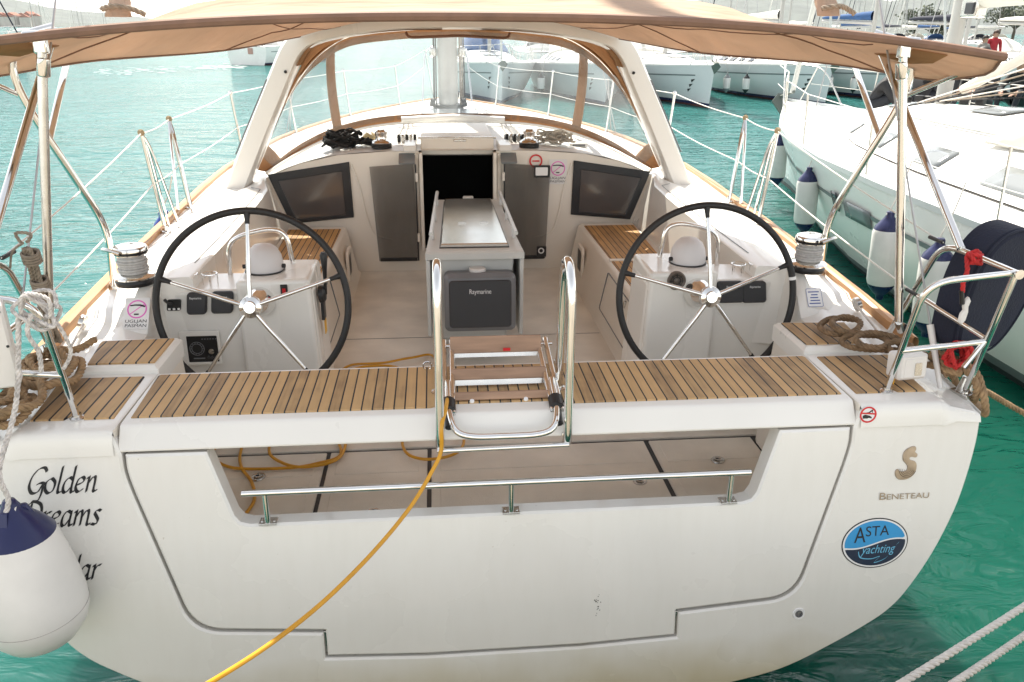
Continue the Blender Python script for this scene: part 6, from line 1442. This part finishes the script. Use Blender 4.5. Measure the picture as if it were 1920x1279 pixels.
for i, px in enumerate((20, 55, 72, 98, 112, 130, 143, 152, 163, 178)):
    yy = 235+((i*37) % 60); p = at(px, 60, 'y', yy)
    cruiser('far_yacht', 'far yacht in the marina under the left hills, '+['first', 'second', 'third', 'fourth', 'fifth', 'sixth', 'seventh', 'eighth', 'ninth', 'tenth'][i]+' mast from the left edge', (p.x, yy, ZW), .4*(i % 4)-.6, 12, 4, 1.2, 1.5, 'yachts in the far left marina', detail=0, hood=False, seed=70+i, mh=14+(i*3 % 5), boom=False)
# foam of the wake
m_ = MB(); rk = random.Random(12); wkM = mat('foam', (.80, .82, .82), .8)
for k in range(150):
    q = rk.random()**1.3; c = at(lerp(455, 175, q), 124+11*q+rk.gauss(0, 1.6+2*q), 'z', ZW+.012); a = rk.uniform(.08, .32)*(1-.5*q); m_.prism(Fr(c, (1, .1, 0), (0, 1, 0)), [(x*a*(1+.4*rk.random()), y*a*.7*(1+.4*rk.random())) for x, y in ell(0, 0, 1, .6, 7)], d=.004, back=False)
tag(m_.build('wake_foam', wkM, smooth=False), kind='stuff')
# quay under the photographer's feet and the town on the far shore
CONC = mat('quay_concrete', (.31, .275, .22), .9, var=.2, vscale=1.2, bump=.3, bscale=40)
tag(MB().box((0, -9.6, -.95), (90, 16, 1.1)).build('quay', CONC), kind='structure')
WALLM = mat('plaster_wall', (.52, .46, .40), .9, var=.15, vscale=.3); ROOFM = mat('clay_roof', (.34, .13, .08), .9, var=.2, vscale=.5)
rk = random.Random(77)
for i in range(14):
    px = 2+i*5.5; y = 1180+rk.uniform(-60, 60); p = at(px, 58, 'y', y); w, h, d = rk.uniform(9, 16), rk.uniform(5, 10), 10
    hs = thing('shore_house', 'small far house with a red roof on the left shore, number %d counted from the left edge' % (i+1) if False else 'tiny red-roofed house in the town on the far left shore', 'house', (p.x, y, ZW), 'houses of the far shore town', rk.uniform(-.5, .5), local=True)
    MB().box((0, 0, h/2+3), (w, d, h+6)).build('wall', WALLM, hs)
    MB().prism(Fr((0, -d/2-.5, h+6), (1, 0, 0), (0, 0, 1)), [(-w/2-.6, 0), (w/2+.6, 0), (0, 3.4)], d=d+1).build('roof', ROOFM, hs)
LEAF = mat('olive_foliage', (.055, .07, .035), .8, var=.4, vscale=.8); BARK = mat('bark', (.12, .09, .06), .9, var=.3)
rk = random.Random(5)
for i, (px, yy, h) in enumerate(((1712, 150, 7.0), (1757, 155, 6.5), (1773, 160, 5.5), (1872, 150, 9.5), (1900, 158, 8.5))):
    p = at(px, 60, 'y', yy); tr = thing('shore_tree', ['dark shore tree just right of the canopy post top', 'dark shore tree left of the navy furled sail', 'low dark shore tree just right of the navy furled sail', 'tall dark shore tree under the pale boom', 'dark shore tree at the right edge under the pale boom'][i], 'tree', (p.x, yy, ZW), local=True)
    m_ = MB(); m_.tube([(0, 0, -.5), (.2, 0, h*.4), (.1, .1, h*.8)], .3, 7, rr=[.35, .25, .08])
    for k in range(5): a = k*1.3; m_.tube([(.15, 0, h*.35+.1*k), (math.cos(a)*h*.2, math.sin(a)*h*.2, h*.6)], .1, 5, rr=[.13, .04])
    m_.build('trunk', BARK, tr); m_ = MB()
    cl = [V((rk.gauss(0, h*.20), rk.gauss(0, h*.18), h*rk.uniform(.45, .92))) for k in range(16)]
    for k in range(700):
        c = rk.choice(cl)+V((rk.gauss(0, h*.08), rk.gauss(0, h*.08), rk.gauss(0, h*.06))); u = V((rk.gauss(0, 1), rk.gauss(0, 1), rk.gauss(0, 1))).normalized(); w = u.orthogonal().normalized(); a = rk.uniform(.15, .34)
        m_.add([c-u*a-w*a*.6, c+u*a-w*a*.6, c+u*a+w*a*.6, c-u*a+w*a*.6], [(0, 1, 2, 3)])
    m_.build('crown', LEAF, tr, smooth=False)
# ------------------------------------------------------------------ people on the other yachts
def person(label, loc, rot, J, top, legs, hair=HAIR, group=None, sc=1.0, longhair=False):
    """one continuous skinned body; J gives the joints in metres about the seat or feet"""
    t = thing('person', label, 'person', loc, group, rot, local=True)
    N = ['pelvis', 'waist', 'chest', 'neck', 'head', 'crown', 'shL', 'elL', 'wrL', 'haL', 'shR', 'elR', 'wrR', 'haR', 'hipL', 'knL', 'anL', 'toL', 'hipR', 'knR', 'anR', 'toR']
    rad = dict(pelvis=(.15, .12), waist=(.145, .11), chest=(.17, .125), neck=(.062, .062), head=(.085, .10), crown=(.070, .082), shL=(.07, .07), elL=(.05, .05), wrL=(.034, .034), haL=(.04, .022), hipL=(.095, .095), knL=(.065, .065), anL=(.045, .045), toL=(.042, .032))
    for k in list(rad):
        if k.endswith('L'): rad[k[:-1]+'R'] = rad[k]
    Ed = [('pelvis', 'waist'), ('waist', 'chest'), ('chest', 'neck'), ('neck', 'head'), ('head', 'crown')]
    for s in 'LR': Ed += [('chest', 'sh'+s), ('sh'+s, 'el'+s), ('el'+s, 'wr'+s), ('wr'+s, 'ha'+s), ('pelvis', 'hip'+s), ('hip'+s, 'kn'+s), ('kn'+s, 'an'+s), ('an'+s, 'to'+s)]
    me = bpy.data.meshes.new('b'); me.from_pydata([J[k] for k in N], [(N.index(a), N.index(b)) for a, b in Ed], [])
    ob = bpy.data.objects.new('b', me); COL.objects.link(ob)
    md = ob.modifiers.new('s', 'SKIN'); md.use_smooth_shade = True
    for i, k in enumerate(N): me.skin_vertices[0].data[i].radius = rad[k]
    me.skin_vertices[0].data[0].use_root = True
    sb = ob.modifiers.new('d', 'SUBSURF'); sb.levels = 2
    bpy.context.view_layer.update(); dg = bpy.context.evaluated_depsgraph_get()
    m2 = bpy.data.meshes.new_from_object(ob.evaluated_get(dg)); bpy.data.objects.remove(ob); bpy.data.meshes.remove(me)
    seg = [(V(J[a]), V(J[b]), 0 if b in ('head', 'crown', 'haL', 'haR') else (2 if b[:2] in ('kn', 'an', 'to', 'hi') else 1)) for a, b in Ed]
    mb = MB()
    for p in m2.polygons:
        c = p.center; best, bd = 1, 9
        for a, b, mm in seg:
            d = b-a; q = max(0, min(1, (c-a).dot(d)/d.length_squared)); dd = (a+d*q-c).length
            if dd < bd: bd, best = dd, mm
        mb.cur = best; mb.add([m2.vertices[i].co.copy() for i in p.vertices], [tuple(range(len(p.vertices)))])
    bpy.data.meshes.remove(m2)
    # fingers, nose, ears
    mb.cur = 0
    for s in 'LR':
        w, h = V(J['wr'+s]), V(J['ha'+s]); d = (h-w).normalized(); u = d.cross(V((0, 0, 1))); u = u.normalized() if u.length > .1 else V((1, 0, 0)); n_ = u.cross(d)
        for k, ln in enumerate((.075, .085, .08, .062)):
            b = h+u*(.024-.016*k); mb.tube([b, b+d*ln*.5-n_*.006, b+d*ln*.9-n_*.022], .008, 6, rr=[.009, .0085, .006])
        mb.tube([w+d*.03+u*.02, w+d*.06+u*.045, w+d*.09+u*.05], .009, 6, rr=[.011, .009, .007])
    hd, cr_ = V(J['head']), V(J['crown']); upv = (cr_-hd).normalized(); fw_ = V(J.get('look', (0, 1, 0))); fw_ = (fw_-upv*fw_.dot(upv)).normalized(); rt_ = fw_.cross(upv)
    mb.tube([hd+fw_*.09+upv*.03, hd+fw_*.118+upv*.0, hd+fw_*.095-upv*.012], .012, 6, rr=[.007, .014, .008])
    for q in (-1, 1): mb.tube([hd+rt_*q*.088+upv*.03, hd+rt_*q*.098+upv*.0, hd+rt_*q*.088-upv*.03], .016, 6)
    mb.build('body', [SKIN, top, legs], t, angle=80)
    m_ = MB(); rr2 = []
    for k in range(8):
        a = math.pi*.5*k/7; rr2.append([cr_-upv*.028-fw_*.010+upv*(.088*math.sin(a))+(rt_*math.cos(b)*.094+fw_*math.sin(b)*.112)*max(.02, math.cos(a)) for b in [2*math.pi*i/18 for i in range(18)]])
    drop = [cr_-upv*(.028+(.13 if math.sin(b) < .25 else .01) * (1.9 if longhair else 1))-fw_*.012+(rt_*math.cos(b)*.098+fw_*math.sin(b)*.108) for b in [2*math.pi*i/18 for i in range(18)]]
    m_.grid([drop]+rr2, cu=True); m_.build('hair', hair, t, angle=80, solid=.006)
    m_ = MB()
    for q in (-1, 1): m_.lathe([(.0, .0), (.010, -.002), (.0, .006)], hd+fw_*.094+rt_*q*.034+upv*.035, fw_, 8)
    m_.build('eyes', INK, t)
    return t
SIT = dict(pelvis=(0, 0, .12), waist=(0, .03, .30), chest=(0, .10, .50), neck=(0, .16, .66), head=(0, .24, .76), crown=(0, .27, .86), shL=(-.19, .12, .57), elL=(-.25, .27, .36), wrL=(-.14, .46, .30), haL=(-.10, .53, .28), shR=(.19, .12, .57), elR=(.25, .27, .36), wrR=(.14, .46, .30), haR=(.10, .53, .28), hipL=(-.10, .06, .12), knL=(-.18, .46, .34), anL=(-.15, .52, .04), toL=(-.15, .66, .03), hipR=(.10, .06, .12), knR=(.18, .46, .34), anR=(.15, .52, .04), toR=(.15, .66, .03), look=(0, .8, -.4))
CROUCH = dict(SIT, waist=(0, .10, .24), chest=(0, .20, .42), neck=(0, .28, .54), head=(0, .37, .59), crown=(0, .43, .67), shL=(-.19, .22, .47), elL=(-.24, .40, .22), wrL=(-.13, .55, .16), haL=(-.09, .61, .14), shR=(.19, .22, .47), elR=(.24, .40, .22), wrR=(.13, .55, .16), haR=(.09, .61, .14), look=(0, .7, -.6))
STD = dict(pelvis=(0, 0, .94), waist=(0, 0, 1.10), chest=(0, .0, 1.32), neck=(0, .01, 1.50), head=(0, .03, 1.60), crown=(0, .03, 1.70), shL=(-.20, 0, 1.42), elL=(-.25, .02, 1.14), wrL=(-.23, .15, .92), haL=(-.22, .18, .84), shR=(.20, 0, 1.42), elR=(.25, .02, 1.14), wrR=(.23, .15, .92), haR=(.22, .18, .84), hipL=(-.10, 0, .90), knL=(-.11, .02, .50), anL=(-.11, -.02, .09), toL=(-.12, .13, .04), hipR=(.10, 0, .90), knR=(.12, .06, .50), anR=(.12, .04, .09), toR=(.13, .19, .04), look=(0, 1, 0))
deckz = lambda x, y: ZW+nzd(y-NBY)+.05
def on_deck(px, py, z): p = at(px, py, 'z', z); return p
p = on_deck(1622, 196, .30); person('young man in a black jacket sitting bent forward on the neighbouring foredeck', (p.x, p.y, deckz(0, p.y)), math.radians(-118), CROUCH, JACKB, TROUS)
p = on_deck(1738, 192, .36); person('person in black sitting with the back turned, left of a pair by the neighbouring mast', (p.x-.15, p.y, deckz(0, p.y)+.12), math.radians(-60), CROUCH, JACKB, TROUS, mat('brown_hair', (.05, .022, .014), .6, var=.3))
p = on_deck(1770, 190, .38); person('long-haired person in black sitting, right of a pair by the neighbouring mast', (p.x-.1, p.y-.2, deckz(0, p.y)+.14), math.radians(-10), CROUCH, JACKB, TROUS, longhair=True)
p = at(1845, 196, 'z', .32); person('person in dark clothes sitting behind the cream kicker strut of the neighbouring yacht', (p.x, p.y, .22), math.radians(110), SIT, JACKB, TROUS)
p = at(1912, 185, 'z', .20); person('dark-haired person in a black jacket at the right edge, beyond the lines', (p.x, p.y, .02), math.radians(120), SIT, JACKB, TROUS)
p = at(1864, 80, 'y', 27.0); person('boy in a red shirt standing above the canopy\'s right wing', (p.x, 27.0, p.z-1.32), math.radians(170), STD, JACKR, TROUS, mat('brown_hair', (.05, .022, .014), .6))
p = at(1846, 80, 'y', 26.6); person('dark-haired person beside the boy in the red shirt, head and shoulders above the canopy', (p.x, 26.6, p.z-1.50), math.radians(190), STD, mat('grey_shirt', (.25, .22, .20), .8), TROUS)
for i, (dx, dy) in enumerate(((-.6, .8), (.5, 1.1), (.1, 1.9))):
    mw = MY.matrix_basis @ V((dx, dy, 0)); person('person in dark clothes in the cockpit of the motoring yacht, '+['left of three', 'right of three', 'foremost of three'][i], (mw.x, mw.y, ZW+1.0), math.radians(150+20*i), STD, [JACKB, TROUS, JACKB][i], TROUS)

# ------------------------------------------------------------------ the air over the bay
HZ = bpy.data.materials.new('sea_haze'); HZ.use_nodes = True; n = HZ.node_tree; n.nodes.clear()
o = n.nodes.new('ShaderNodeOutputMaterial'); v_ = n.nodes.new('ShaderNodeVolumePrincipled'); v_.inputs['Color'].default_value = (.86, .91, .97, 1); v_.inputs['Density'].default_value = .00007; v_.inputs['Anisotropy'].default_value = 0
n.links.new(v_.outputs[0], o.inputs['Volume'])
hz = MB().box((0, 2400, 170), (9600, 5400, 346.6)).build('haze', HZ, smooth=False); hz['kind'] = 'stuff'
